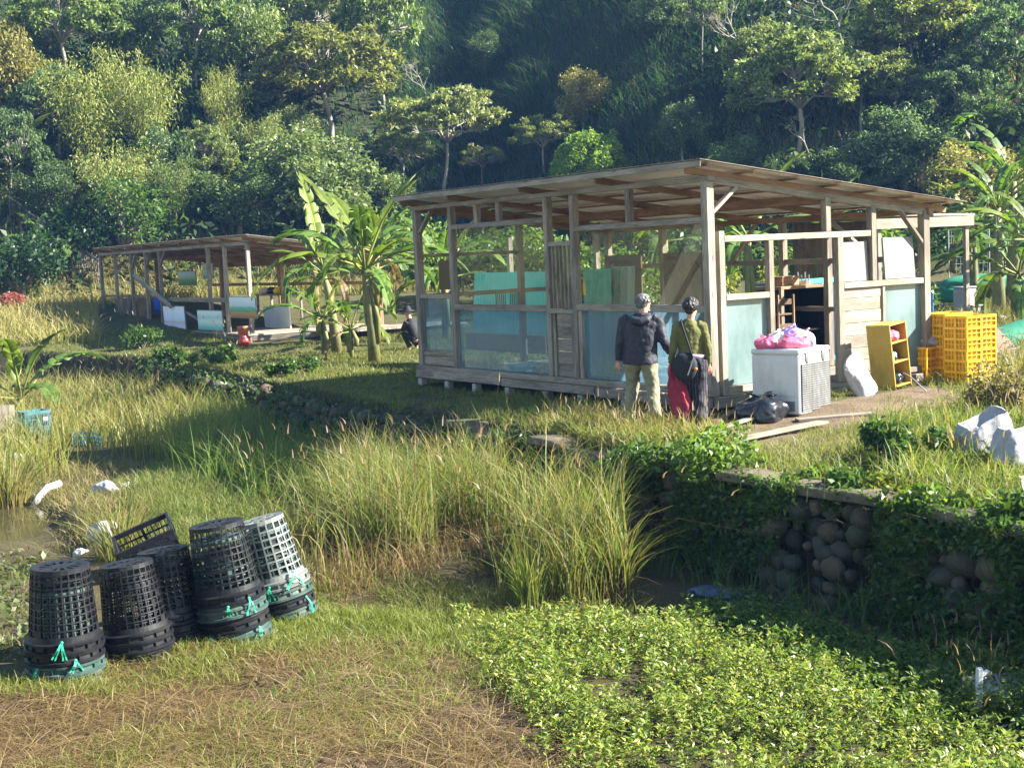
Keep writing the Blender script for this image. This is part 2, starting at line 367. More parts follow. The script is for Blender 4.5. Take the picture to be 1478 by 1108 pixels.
# glass
def glass(name, tint, refl=1.0, body=None, bodyf=.0, rough=.0):
    m, nt, out = _mat(name); tr = nt.nodes.new('ShaderNodeBsdfTransparent'); tr.inputs[0].default_value = (*tint, 1)
    gl = nt.nodes.new('ShaderNodeBsdfGlossy'); gl.inputs['Roughness'].default_value = rough; gl.inputs['Color'].default_value = (refl,)*3+(1,)
    lw = nt.nodes.new('ShaderNodeLayerWeight'); lw.inputs['Blend'].default_value = .5; pw = nt.nodes.new('ShaderNodeMath'); pw.operation = 'POWER'; pw.inputs[1].default_value = 4.; nt.links.new(lw.outputs['Facing'], pw.inputs[0])
    fr = nt.nodes.new('ShaderNodeMath'); fr.operation = 'MULTIPLY_ADD'; fr.inputs[1].default_value = .9; fr.inputs[2].default_value = .05; nt.links.new(pw.outputs[0], fr.inputs[0])
    base = tr.outputs[0]
    if body:
        df = nt.nodes.new('ShaderNodeBsdfDiffuse'); df.inputs[0].default_value = (*body, 1); tl = nt.nodes.new('ShaderNodeBsdfTranslucent'); tl.inputs[0].default_value = (*body, 1)
        a = nt.nodes.new('ShaderNodeMixShader'); a.inputs[0].default_value = .5; nt.links.new(df.outputs[0], a.inputs[1]); nt.links.new(tl.outputs[0], a.inputs[2])
        b = nt.nodes.new('ShaderNodeMixShader'); nz_ = nt.nodes.new('ShaderNodeMath'); nz_.operation = 'MULTIPLY'; nz_.inputs[1].default_value = bodyf*2.1; nt.links.new(_noise(nt, 1.7, _vec(nt, 'Object', (1, 1, .45)), 7, .65), nz_.inputs[0]); nt.links.new(nz_.outputs[0], b.inputs[0]); nt.links.new(base, b.inputs[1]); nt.links.new(a.outputs[0], b.inputs[2]); base = b.outputs[0]
    mx = nt.nodes.new('ShaderNodeMixShader')
    k = nt.nodes.new('ShaderNodeMath'); k.operation = 'MULTIPLY'; k.inputs[1].default_value = 1.0; nt.links.new(fr.outputs[0], k.inputs[0])
    nt.links.new(k.outputs[0], mx.inputs[0]); nt.links.new(base, mx.inputs[1]); nt.links.new(gl.outputs[0], mx.inputs[2]); nt.links.new(mx.outputs[0], out.inputs[0]); return m
M['glass_clear'] = glass('dusty_clear_glass', (.90, .92, .88), .9, (.5, .5, .42), .03)
M['glass_blue'] = glass('blue_film_glass', (.60, .78, .88), 1.0, (.23, .35, .43), .34, .01)
M['glass_frost'] = glass('frosted_pane', (.4, .5, .5), .6, (.30, .42, .41), .85, .15)
# grounds
def ground_mat():
    m, nt, out = _mat('earth_and_litter'); at = _attr(nt); v = _vec(nt)
    n1 = _noise(nt, 2.2, v, 8, .7); n2 = _noise(nt, 26., v, 6, .7)
    c = _mix(nt, .65, at, _ramp(nt, n2, [(.3, (.35, .3, .25)), (.5, (.9, .85, .8)), (.72, (1.5, 1.4, 1.2))]), 'MULTIPLY')
    c = _mix(nt, _ramp(nt, n1, [(.45, (0, 0, 0)), (.65, (.5, .5, .5))]), c, (.05, .038, .024))
    _pr(nt, out, c, .9, spec=.15, bump=_bump(nt, n2, .8, .05)); return m
M['ground'] = ground_mat()
m, nt, out = _mat('pond_water'); v = _vec(nt); _pr(nt, out, (.045, .038, .020), .06, spec=.5, bump=_bump(nt, _noise(nt, 7., v, 3), .08, .02)); M['water'] = m
m, nt, out = _mat('river_cobbles'); v = _vec(nt); at = _attr(nt); n1 = _noise(nt, 5., v, 6, .65)
c = _mix(nt, 1., _ramp(nt, n1, [(.3, (.7, .68, .62)), (.6, (1.15, 1.1, 1.)), (.75, (.55, .62, .4))]), at, 'MULTIPLY'); _pr(nt, out, c, .8, spec=.25, bump=_bump(nt, _noise(nt, 30., v, 5), .4, .01)); M['stone'] = m
def picture(name, kind):
    m, nt, out = _mat(name); t = nt.nodes.new('ShaderNodeTexCoord'); sx = nt.nodes.new('ShaderNodeSeparateXYZ'); nt.links.new(t.outputs['UV'], sx.inputs[0])
    nz = _noise(nt, 5., t.outputs['UV'], 6, .7)
    ad = nt.nodes.new('ShaderNodeMath'); ad.operation = 'MULTIPLY_ADD'; nt.links.new(nz, ad.inputs[0]); ad.inputs[1].default_value = .22; nt.links.new(sx.outputs['Y'], ad.inputs[2])
    st = {'sail': [(.1, (.62, .68, .82)), (.35, (.55, .62, .80)), (.5, (.62, .50, .48)), (.58, (.60, .68, .84)), (.9, (.72, .77, .86))],
          'teal': [(.1, (.10, .36, .36)), (.35, (.35, .62, .55)), (.55, (.68, .74, .66)), (.75, (.40, .62, .58)), (.95, (.66, .74, .72))],
          'shore': [(.08, (.26, .12, .04)), (.36, (.46, .27, .10)), (.42, (.10, .30, .18)), (.60, (.16, .42, .33)), (.68, (.45, .58, .62)), (.95, (.66, .72, .76))],
          'wood': [(.1, (.06, .16, .08)), (.45, (.10, .26, .10)), (.6, (.25, .36, .22)), (.9, (.35, .48, .50))]}[kind]
    _pr(nt, out, _ramp(nt, ad.outputs[0], st), .55); return m
for k in ('sail', 'teal', 'shore', 'wood'): M['pic_'+k] = picture('painting_'+k, k)
# ------------------------------------------------------------------ camera, sky and sun
cam = bpy.data.cameras.new('camera'); co = bpy.data.objects.new('camera', cam); COL.objects.link(co); SC.camera = co
cam.sensor_fit = 'HORIZONTAL'; cam.sensor_width = 36; cam.lens = 36*FPX/1478; cam.clip_end = 600; cam.clip_start = .1
co.matrix_world = Matrix(((_R2[0], _U2[0], -_F[0], 0), (_R2[1], _U2[1], -_F[1], 0), (_R2[2], _U2[2], -_F[2], CZ), (0, 0, 0, 1)))
SUN_EL, SUN_AZ = math.radians(33), math.radians(SUNAZ if 'SUNAZ' in globals() else -4)   # azimuth: from +X towards +Y
sdir = Vector((math.cos(SUN_EL)*math.cos(SUN_AZ), math.cos(SUN_EL)*math.sin(SUN_AZ), math.sin(SUN_EL)))
sl = bpy.data.lights.new('sun', 'SUN'); sl.energy = 5.0; sl.angle = math.radians(.53); sl.color = (1., .945, .85)
so = bpy.data.objects.new('sun', sl); COL.objects.link(so); so.rotation_euler = sdir.to_track_quat('Z', 'Y').to_euler(); so.location = (30, 0, 40)
w = bpy.data.worlds.new('World'); SC.world = w; w.use_nodes = True; nt = w.node_tree; nt.nodes.clear()
wo = nt.nodes.new('ShaderNodeOutputWorld'); bg = nt.nodes.new('ShaderNodeBackground'); sk = nt.nodes.new('ShaderNodeTexSky')
sk.sky_type = 'NISHITA'; sk.sun_disc = False; sk.sun_elevation = SUN_EL; sk.sun_rotation = PI/2-SUN_AZ; sk.air_density = 1.3; sk.dust_density = .25; sk.ozone_density = 2.; sk.altitude = 100
bg.inputs[1].default_value = .062; nt.links.new(sk.outputs[0], bg.inputs[0]); nt.links.new(bg.outputs[0], wo.inputs[0])
SC.view_settings.view_transform = 'Standard'; SC.view_settings.look = 'None'; SC.view_settings.exposure = 2.4
SC.cycles.max_bounces = 8; SC.cycles.transparent_max_bounces = 12; SC.cycles.diffuse_bounces = 3; SC.cycles.glossy_bounces = 3; SC.cycles.transmission_bounces = 4
SC.cycles.use_denoising = True; SC.cycles.sample_clamp_indirect = 6
# ------------------------------------------------------------------ shape of the land
WALL = np.array([(8.2, 3.0), (6.0, 7.4), (4.06, 11.19), (3.45, 12.56), (2.88, 13.37), (2.31, 14.31), (1.49, 16.11), (-.02, 18.42), (-1.02, 20.57), (-2.81, 23.83), (-4.22, 26.9), (-5.74, 29.7), (-9.77, 37.8), (-14, 40.5), (-20, 41.8), (-90, 46)])
def sd_wall(x, y):
    x = np.asarray(x, float); y = np.asarray(y, float); best = np.full(x.shape, 1e9); sg = np.ones(x.shape)
    for i in range(len(WALL)-1):
        a = WALL[i]; d = WALL[i+1]-a; L2 = d @ d
        t = np.clip(((x-a[0])*d[0]+(y-a[1])*d[1])/L2, 0, 1); ex = x-a[0]-t*d[0]; ey = y-a[1]-t*d[1]; q = np.hypot(ex, ey)
        s = np.sign(ex*d[1]-ey*d[0])
        m = q < best-1e-9; best = np.where(m, q, best); sg = np.where(m, s, sg)
    return best*sg                                   # > 0 on the terrace side
PONDS = [[(-200, 715), (40, 722), (70, 735), (125, 795), (112, 815), (40, 790), (-200, 800)],
         [(440, 878), (560, 848), (650, 842), (720, 815), (770, 850), (900, 868), (930, 880), (890, 892), (640, 892), (480, 890)],
         [(900, 868), (1000, 880), (1200, 905), (1478, 950), (1560, 1000), (1560, 1085), (1390, 1075), (1250, 1020), (1120, 950), (960, 905)]]
def land(x, y):
    x = np.asarray(x, float); y = np.asarray(y, float); s = sd_wall(x, y)
    wet = .055+.09*vnoise(x, y, .55, 1)+.06*vnoise(x, y, 2.1, 2)
    px, py = proj(np.stack([x, y, np.zeros_like(x)], -1))
    dep = np.zeros_like(x)
    for P in PONDS:
        for dx, dy in ((0, 0), (0, 7), (0, -7), (12, 0), (-12, 0)): dep += inpoly(px+dx, py+dy, P)*.2
    wet = wet-.16*np.clip(dep, 0, 1)*(y > 8)
    wet = wet+.20*np.exp(-((x+5.0)**2/3.+(y-19.5)**2/9.))+1.6*sstep((8.2-y)/4)
    ter = T+.03*vnoise(x, y, .8, 3)+.03*vnoise(x, y, 2.6, 4)
    lx = (x-HA[0])*D2[0]+(y-HA[1])*D2[1]; ly = (x-HA[0])*D1[0]+(y-HA[1])*D1[1]
    ter = ter+.15*np.exp(-np.clip(np.abs(lx-3.2)-2.0, 0, 9)**2/.8)*np.exp(-np.clip(np.abs(ly+.6)-.7, 0, 9)**2/.5)
    ter = ter+1.3*sstep((y-36)/24)*sstep((y-36)/3)
    f = sstep((s+.14)/.28)
    return wet*(1-f)+ter*f
def hillh(x, y):
    x = np.asarray(x, float); y = np.asarray(y, float)
    hl = .80*(-(x+3)*.35+(y-60)*.93)+1.2*vnoise(x, y, .08, 5); hr = 1.06*(np.minimum(x+3, 10)*.84+np.maximum(x-7, 0)*.22+(y-64)*.83)+1.6*vnoise(x, y, .09, 6)
    h = np.maximum(hl, hr); h = np.where(h > 0, h, 0)
    return 46*(1-np.exp(-h/46))+.05*h
def ground(x, y): return land(x, y)+hillh(x, y)
def gz(x, y): return float(ground(np.array([x]), np.array([y]))[0])
def hit(px, py):                                     # where the view ray through a pixel meets the land
    v = ray(px, py)
    t = np.arange(9, 190, .1); P = _C[None]+v[None]*t[:, None]; g = ground(P[:, 0], P[:, 1]); k = np.argmax(P[:, 2] < g)
    return Vector((P[k, 0], P[k, 1], g[k]))
DRYPOLY = [(-400, 1400), (-400, 1015), (20, 1000), (150, 975), (330, 945), (520, 925), (640, 915), (690, 960), (740, 1020), (800, 1090), (900, 1400)]
BOGPOLY = [(640, 893), (760, 885), (900, 890), (1000, 885), (1200, 905), (1600, 960), (1900, 1400), (860, 1400), (800, 1085), (740, 1015), (690, 955)]
def ground_cols(x, y):
    s = sd_wall(x, y); px, py = proj(np.stack([x, y, ground(x, y)], -1)); n = len(x)
    c = np.tile(np.array([.075, .065, .03]), (n, 1))
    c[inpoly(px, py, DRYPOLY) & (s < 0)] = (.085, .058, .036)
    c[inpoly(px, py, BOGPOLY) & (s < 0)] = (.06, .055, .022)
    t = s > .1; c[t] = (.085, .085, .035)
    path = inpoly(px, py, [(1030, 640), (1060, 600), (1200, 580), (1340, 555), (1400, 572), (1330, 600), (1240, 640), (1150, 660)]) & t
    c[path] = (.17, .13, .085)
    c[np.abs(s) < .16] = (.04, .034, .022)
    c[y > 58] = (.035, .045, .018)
    return c
def grid(name, xs, ys, mat, kindname='structure'):
    X, Y = xs, ys; n, m = X.shape; x = X.ravel(); y = Y.ravel(); z = ground(x, y)
    ids = np.arange(n*m).reshape(n, m); Fq = np.stack([ids[:-1, :-1], ids[:-1, 1:], ids[1:, 1:], ids[1:, :-1]], -1).reshape(-1, 4)
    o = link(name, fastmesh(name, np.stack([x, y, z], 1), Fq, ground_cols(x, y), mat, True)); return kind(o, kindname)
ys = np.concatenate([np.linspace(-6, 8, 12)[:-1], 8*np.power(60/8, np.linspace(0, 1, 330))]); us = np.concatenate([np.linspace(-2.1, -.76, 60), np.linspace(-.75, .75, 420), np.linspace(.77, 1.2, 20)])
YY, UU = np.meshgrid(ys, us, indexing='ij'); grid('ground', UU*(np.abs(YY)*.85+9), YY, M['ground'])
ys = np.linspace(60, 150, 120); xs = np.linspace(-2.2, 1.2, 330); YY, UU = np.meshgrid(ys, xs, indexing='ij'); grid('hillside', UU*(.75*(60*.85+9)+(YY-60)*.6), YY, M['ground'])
mb = MB(); mb.add([(-16, 7, -.03), (9, 7, -.03), (9, 38, -.03), (-16, 38, -.03)], [(0, 1, 2, 3)]); kind(mb.build('marsh_water', M['water']), 'structure')
# ------------------------------------------------------------------ cobble retaining wall
wall = thing('stone_wall', 'retaining wall of rounded river cobbles below the grassy terrace, half hidden by creepers', 'wall', (0, 0, 0))
mb = MB(); seg = [(WALL[i], WALL[i+1]) for i in range(1, 12)]
rw = random.Random(3)
for a, b in seg:
    d = b-a; L = math.hypot(*d); d = d/L; nr = np.array([d[1], -d[0]]); far = a[1] > 24
    row = 0; z = .02
    while z < 1.04:
        step = .33 if far else .20; t = rw.uniform(0, step)
        while t < L:
            r = rw.uniform(.055, .14)*(1.2 if far else 1); p = a+d*t-nr*(.24-.17*z+rw.uniform(-.07, .09))
            g = rw.uniform(.75, 1.25); cc = rw.choice([(.085, .075, .055), (.06, .06, .05), (.11, .085, .06), (.05, .055, .035), (.045, .045, .035)])
            n_, m_ = (9, 6) if not far else (7, 5)
            mb.ell((p[0], p[1], z+rw.uniform(-.04, .04)), (r*rw.uniform(.9, 1.35), r*rw.uniform(.8, 1.2), r*rw.uniform(.75, 1.1)), Euler((rw.uniform(-.5, .5), rw.uniform(-.5, .5), rw.uniform(0, 3))), n_, m_, tuple(c*g for c in cc), .13)
            t += step*rw.uniform(.8, 1.25)
        z += .17 if not far else .28; row += 1
mb.build('cobbles', M['stone'], wall, smooth=True)
# thin earthy mortar cap along the top edge
mb = MB(); rings = []; cum = 0
for i in range(1, 8):
    a, b = WALL[i], WALL[i+1]; L = math.hypot(*(b-a)); d = (b-a)/L; nr = np.array([d[1], -d[0]])
    for q in np.arange(0, L, .14):
        p = a+d*q; cum += .14; u = float(vnoise(cum, 3., 1.7, 51)); v = float(vnoise(cum, 8., 4.5, 52)); w0 = .20+.16*u; z1 = T+.015+.05*u+.03*v
        if u < -.22 or i > 5 and u < .05: w0 = .02; z1 = T-.10
        o_ = p-nr*(w0*.5+.05+.08*v); rings.append([(o_[0]-nr[0]*w0*.5, o_[1]-nr[1]*w0*.5, z1-.09), (o_[0]-nr[0]*w0*.55, o_[1]-nr[1]*w0*.55, z1-.02), (o_[0]-nr[0]*w0*.4, o_[1]-nr[1]*w0*.4, z1), (p[0]+nr[0]*.15, p[1]+nr[1]*.15, z1-.01), (p[0]+nr[0]*.2, p[1]+nr[1]*.2, z1-.14)])
mb.loft(rings, closed=False, cap=False)
mb.build('coping', M['coping'], wall, smooth=True)
# ------------------------------------------------------------------ the long glazed timber hut
hut = thing('timber_hut', 'near timber hut with big glass panes and a sloping sheet roof on short concrete blocks', 'hut', (HA[0], HA[1], T), HT)
def part(name, mb, mat, parent=hut, bevel=.006, **kw): return mb.build(name, M[mat] if isinstance(mat, str) else mat, parent, bevel=bevel, **kw)
def bm1(name, p0, p1, w, h, mat='wood', parent=hut, up=(0, 0, 1), bevel=.006):
    mb = MB(); mb.beam(p0, p1, w, h, up); return part(name, mb, mat, parent, bevel)
def roofz(x): return 3.37-.122*x
# floor and foundations
mb = MB(); k = 0
for i in range(30):
    y = -.02+i*.2698
    mb.box((2.17, y+.135, .235), (4.36, .255, .05))
part('floor_deck', mb, 'wood')
for y0, y1, z0, z1 in ((5.25, 8.1, .15, .285), (2.6, 5.2, .14, .27), (-.06, 2.56, .12, .255)): bm1('base_beam', (-.075, y0, (z0+z1)/2), (-.075, y1, (z0+z1)/2), .06, z1-z0)
bm1('sill_board', (-.055, -.06, .325), (-.055, 8.1, .325), .07, .09)
bm1('base_beam', (-.03, -.075, .19), (4.35, -.075, .19), .06, .15, 'wood_pale'); bm1('base_beam', (-.0, 8.07, .19), (4.35, 8.07, .19), .06, .15); bm1('base_beam', (-.0, 4.0, .15), (4.35, 4.0, .15), .08, .11)
for px in (612, 650, 690, 737, 792, 842, 905, 955, 1010):
    y = planex(px, 560, 0)[0]; mb = MB(); mb.box((-.02, y, .03), (.13, .13, .19)); part('foundation_block', mb, 'concrete', bevel=.012)
for x in (.95, 2.0, 3.1, 4.2):
    mb = MB(); mb.box((x, -.03, .03), (.14, .13, .18)); part('foundation_block', mb, 'concrete', bevel=.012)
# posts
def post(x, y, z0, z1, w=.11, d=.11, mat='wood'): return bm1('post', (x, y, z0), (x, y, z1), w, d, mat, up=(0, 1, 0))
post(0, .0, .27, 3.17, .13, .13); post(.005, 3.09, .37, 3.17); post(.005, 3.80, .37, 3.17); post(.005, 6.76, .37, 3.17); post(0, 7.98, .27, 3.17, .13, .13)
for y, z0 in ((1.71, 2.69), (5.21, 2.86), (5.9, 2.86)): post(.005, y, z0, 3.17, .085, .11)
# rails of the window wall
for y0, y1, z, h in ((3.86, 6.71, 2.82, .085), (3.14, 3.75, 2.44, .07), (.07, 3.04, 2.655, .085), (6.81, 7.92, 1.62, .075), (3.86, 6.71, 1.435, .10), (3.14, 3.75, 1.40, .08), (.07, 3.04, 1.46, .105)):
    bm1('rail', (-.012, y0, z), (-.012, y1, z), .075, h)
for y in (3.70, 3.2): bm1('rail', (.0, y, .37), (.0, y, 1.36), .05, .07, up=(0, 1, 0))
bm1('rail', (-.005, 2.98, .37), (-.005, 2.98, 1.41), .06, .09, up=(0, 1, 0))
mb = MB()
for i in range(6): mb.beam((.012, 3.19+i*.104, 1.44), (.012, 3.19+i*.104, 2.41), .045, .04, (0, 1, 0))
part('slat_screen', mb, 'wood')
mb = MB()
for i in range(5): mb.box((.025, 3.45, .47+i*.197), (.022, .48, .19))
part('plank_panel', mb, 'wood')
mb = MB()
for i in range(2): mb.box((.0, 7.37, .452+i*.142), (.022, 1.1, .137))
part('plank_panel', mb, 'wood')
# panes
def pane(y0, y1, z0, z1, mat, x=.035):
    mb = MB(); mb.box((x, (y0+y1)/2, (z0+z1)/2), (.006, y1-y0, z1-z0), col=(1, 1, 1)); return part('window_pane', mb, mat, bevel=0)
pane(3.86, 6.7, 1.49, 2.775, 'glass_clear'); pane(.07, 3.03, 1.515, 2.61, 'glass_clear')
pane(3.86, 6.7, .375, 1.385, 'glass_blue'); pane(.07, 2.94, .375, 1.405, 'glass_blue'); pane(6.82, 7.91, .61, 1.58, 'glass_blue', .03)
bm1('rail', (.0, 6.82, .585), (.0, 7.91, .585), .05, .045)
# right end wall
post(.19, .0, .27, 2.50, .10, .11, 'wood_pale'); post(1.09, 0, .27, 2.345, .09, .10); post(2.43, 0, .27, 2.345, .11, .11); post(2.2, .0, 2.435, 2.93, .10, .11); post(3.12, .0, 1.70, 2.80, .10, .11); post(4.24, 0, .27, 2.70, .13, .13)
for x0, x1, z, h, m_ in ((.245, 3.06, 2.39, .085, 'wood_pale'), (.245, 1.04, 1.60, .085, 'wood_pale'), (2.49, 4.17, 1.655, .085, 'wood_pale'), (.245, 1.04, .345, .09, 'wood_pale'), (2.49, 4.17, .33, .08, 'wood')):
    bm1('rail', (x0, -.012, z), (x1, -.012, z), .08, h, m_)
mb = MB()
for i in range(7): mb.box((2.89, .0+.004*(i % 2), .462+i*.182), (.8, .022, .178))
part('plank_panel', mb, 'wood_pale'); bm1('rail', (3.325, .0, .38), (3.325, .0, 1.61), .055, .07, up=(0, 1, 0))
for x0, x1, z0, z1 in ((.25, 1.04, .395, 1.555), (3.36, 4.17, .375, 1.61)):
    mb = MB(); mb.box(((x0+x1)/2, .03, (z0+z1)/2), (x1-x0, .006, z1-z0), col=(1, 1, 1)); part('frosted_pane', mb, 'glass_frost', bevel=0)
# back and left walls
for px in (1195, 1131, 1040, 958, 862, 737):
    y = planex(px, 400, 4.3)[0]
    post(4.3, y, .27, 2.67, .11, .11, 'wood')
post(4.3, 7.98, .27, 2.67); post(2.2, 7.98, .27, 2.9)
bm1('rail', (4.3, .1, 1.98), (4.3, 7.9, 1.98), .06, .09); bm1('rail', (4.28, .1, 1.2), (4.28, 7.9, 1.2), .06, .08); bm1('rail', (.1, 7.98, 1.62), (4.25, 7.98, 1.62), .07, .08)
bm1('rail', (.07, 7.99, 2.35), (2.2, 7.99, 2.35), .05, .06)
# head beams, rafters, purlins, roof
bm1('head_beam', (.0, -.1, 3.205), (0, 8.12, 3.205), .12, .075); bm1('head_beam', (4.3, -.1, 2.69), (4.3, 8.12, 2.69), .11, .09, 'wood_warm')
for y in (-.005, 7.985): bm1('head_beam', (.06, y, roofz(.06)-.175), (4.42, y, roofz(4.42)-.175), .085, .10, 'wood' if y < 1 else 'wood_warm')
bm1('head_beam', (2.15, .06, roofz(2.15)-.2), (2.15, 7.9, roofz(2.15)-.2), .10, .12, 'wood_warm')
for y in (.05, 2.08, 4.11, 6.33, 8.0): bm1('rafter', (-.33, y, roofz(-.33)-.085), (4.78, y, roofz(4.78)-.085), .05, .095, 'wood_warm')
for x in (-.2, .62, 1.42, 2.2, 2.95, 3.7, 4.45): bm1('purlin', (x, -.27, roofz(x)-.02), (x, 8.17, roofz(x)-.02), .055, .034, 'wood_warm')
bm1('fascia', (-.36, -.3, roofz(-.36)-.03), (-.36, 8.2, roofz(-.36)-.03), .022, .085, 'wood_pale')
def corrugated(x0, x1, y0, y1, zf, pitch=.16, amp=.005, dz=0.):
    mb = MB(); n = int((y1-y0)/pitch*4); a = []; b = []
    for i in range(n+1):
        y = y0+(y1-y0)*i/n; z = amp*math.sin(i*PI/2)+dz
        a.append((x0, y, zf(x0)+z)); b.append((x1, y, zf(x1)+z))
    mb.add(a+b, [(i, i+1, n+2+i, n+1+i) for i in range(n)]); return mb
corrugated(-.38, 4.85, -.32, 8.22, roofz, dz=.026).build('roof_sheet', M['roof_rust'], hut, solid=.006)
corrugated(-.35, 4.84, -.3, 8.2, roofz, dz=.014).build('ceiling_sheet', M['roof_under'], hut)
# knee braces
for p, q in (((.05, -.01, 2.74), (.5, -.01, 3.09)), ((4.2, -.01, 2.2), (3.7, -.01, 2.72)), ((.0, 7.9, 2.75), (.0, 7.45, 3.14)), ((4.25, 4.3, 2.0), (4.25, 3.7, 2.62)), ((4.3, 1.2, 2.1), (4.3, 2.0, 2.64))):
    bm1('brace', p, q, .05, .085, 'wood' if q[0] != .0 else 'wood', up=(0, 1, 0) if p[1] < .1 else (1, 0, 0))
# ------------------------------------------------------------------ things inside the hut
def hw_thing(name, label, cat, x, y, z, group=None, rz=0): return thing(name, label, cat, HW(x, y, z), HT+rz, group)
def sheet(name, label, cat, x0, pxa, pxb, pyt, pyb, mat, wave=.0, tilt=.0, group=None, pitch=.18, z0=None):
    ya, _ = planex(pxb, pyb, x0); yb, zb = planex((pxa+pxb)/2, pyb, x0)[0], planex((pxa+pxb)/2, pyb, x0)[1]; yb = planex(pxa, pyb, x0)[0]; zt = planex((pxa+pxb)/2, pyt, x0)[1]
    zb = z0 if z0 is not None else zb; mb = MB(); n = max(2, int(abs(yb-ya)/pitch*4)); a = []; b = []
    for i in range(n+1):
        y = (yb-ya)*(i/n-.5); dx = wave*math.sin(i*PI/2)
        a.append((dx, y, 0)); b.append((dx+tilt, y, zt-zb))
    mb.add(a+b, [(i, i+1, n+2+i, n+1+i) for i in range(n)])
    o = mb.build(name, M[mat]); md = o.modifiers.new('t', 'SOLIDIFY'); md.thickness = .012 if wave else .03
    o.location = HW(x0, (ya+yb)/2, zb); o.rotation_euler = (0, 0, HT); return tag(o, label, cat, group)
sheet('corrugated_sheet', 'wide turquoise corrugated sheet standing inside the hut behind the far large window', 'metal sheet', 3.55, 683, 795, 393, 482, 'turquoise', .015, .12, pitch=.12)
yp = (planex(683, 482, 3.55)[0], planex(795, 482, 3.55)[0]); zp = planex(740, 482, 3.55)[1]; mb = MB(); mb.box((0, 0, (zp-.27)/2), (.45, abs(yp[0]-yp[1])+.1, zp-.275)); o = mb.build('low_bench', M['wood_warm'], None, HW(3.6, sum(yp)/2, .27), (0, 0, HT), bevel=.006); tag(o, 'low reddish timber bench under the wide turquoise sheet inside the hut', 'bench')
sheet('corrugated_sheet', 'pale green wavy sheet leaning inside the hut behind the man', 'metal sheet', 1.1, 845, 882, 388, 500, 'jade', .03, .05, z0=.27)
sheet('corrugated_sheet', 'cream green wavy sheet beside the brown board inside the hut', 'metal sheet', 1.3, 878, 912, 385, 500, 'sheet_pale', .035, .12, z0=.27)
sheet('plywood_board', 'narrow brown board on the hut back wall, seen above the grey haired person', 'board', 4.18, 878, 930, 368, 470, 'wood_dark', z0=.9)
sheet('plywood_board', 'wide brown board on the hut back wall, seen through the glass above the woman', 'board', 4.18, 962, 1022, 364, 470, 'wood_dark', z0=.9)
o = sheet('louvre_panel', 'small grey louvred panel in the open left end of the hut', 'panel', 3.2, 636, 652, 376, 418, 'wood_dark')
mb = MB(); mb.lathe([(.0, 0), (.028, 0), (.03, .02), (.03, .16), (.014, .2), (.012, .24), (0, .24)], 12); mb.tube([(0, 0, .24), (0, 0, .36)], .003, 5)
y, z = planex(843, 426, .12); o = mb.build('hanging_bottle', M['yellow'], None, HW(.12, y, z), smooth=True); tag(o, 'yellow bottle hanging inside the window next to the slatted screen', 'bottle')
# work table with an openwork crate
tb = hw_thing('work_table', 'long rough timber table inside the hut behind the far window', 'table', 2.6, 5.2, .27)
mb = MB()
for i in range(3): mb.box((-.22+i*.22, 0, .98), (.215, 2.3, .035))
part('table_top', mb, 'wood', tb)
for sx in (-.27, .27):
    for sy in (-1.05, 1.05): bm1('leg', (sx, sy, 0), (sx, sy, .96), .06, .06, 'wood', tb, (0, 1, 0))
ck = hw_thing('bar_stool', 'openwork slatted crate on the work table behind the far window', 'crate', 2.55, planex(733, 430, 2.55)[0], 1.27); ck.name = 'slatted_crate'
mb = MB()
for i in range(6): mb.box((-.17, -.17+i*.068, .15), (.012, .02, .3))
for i in range(6): mb.box((.17, -.17+i*.068, .15), (.012, .02, .3))
part('side', mb, 'wood_dark', ck, 0)
mb = MB(); mb.box((0, 0, .31), (.38, .40, .03)); mb.box((0, 0, .012), (.38, .40, .02)); part('lid', mb, 'dark', ck, 0)
# black cabinet inside the doorway with boxes on top
x0 = 0; cx, cz = planey(1163, 413, 2.3)
cb = hw_thing('black_cabinet', 'big black open fronted cabinet with a timber top inside the hut doorway', 'cabinet', cx, 2.3+.35, .27)
hh = cz-.27
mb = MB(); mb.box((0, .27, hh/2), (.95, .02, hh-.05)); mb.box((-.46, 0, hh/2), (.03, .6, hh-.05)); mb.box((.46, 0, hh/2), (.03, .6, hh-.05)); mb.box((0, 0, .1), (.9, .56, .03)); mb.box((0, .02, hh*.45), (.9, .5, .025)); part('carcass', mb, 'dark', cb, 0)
mb = MB(); mb.box((0, 0, hh-.01), (1.06, .66, .05)); part('top', mb, 'wood_warm', cb)
for sx in (-.5, .5): bm1('leg', (sx, -.3, 0), (sx, -.3, hh-.03), .07, .06, 'wood', cb, (0, 1, 0))
o = MB(); o.box((0, 0, .07), (.42, .3, .13)); o.box((0, 0, .145), (.45, .33, .02)); ob = o.build('wooden_box', M['wood_warm'], None, HW(cx-.2, 2.6, hh+.27+.016), (0, 0, HT+.1), bevel=.006); tag(ob, 'low brown wooden box on top of the black cabinet', 'box')
o = MB()
for i in range(5): o.tube([(i*.05-.1, 0, 0), (i*.06-.13, .03*math.sin(i), .16+.05*(i % 2))], .012, 6)
o.lathe([(0, 0), (.13, 0), (.15, .07), (.14, .07), (0, .02)], 14); ob = o.build('tool_pot', M['metal'], None, HW(cx+.22, 2.6, hh+.27+.016)); tag(ob, 'shallow metal pot of tools on top of the black cabinet', 'pot')
sf = hw_thing('storage_rack', 'small stacked brown shelf rack left of the black cabinet in the doorway', 'rack', planey(1128, 450, 2.4)[0], 2.5, .27)
mb = MB()
for i in range(6): mb.box((0, 0, .08+i*.2), (.34, .4, .03+.06*(i % 2)))
part('shelf', mb, 'wood_dark', sf)
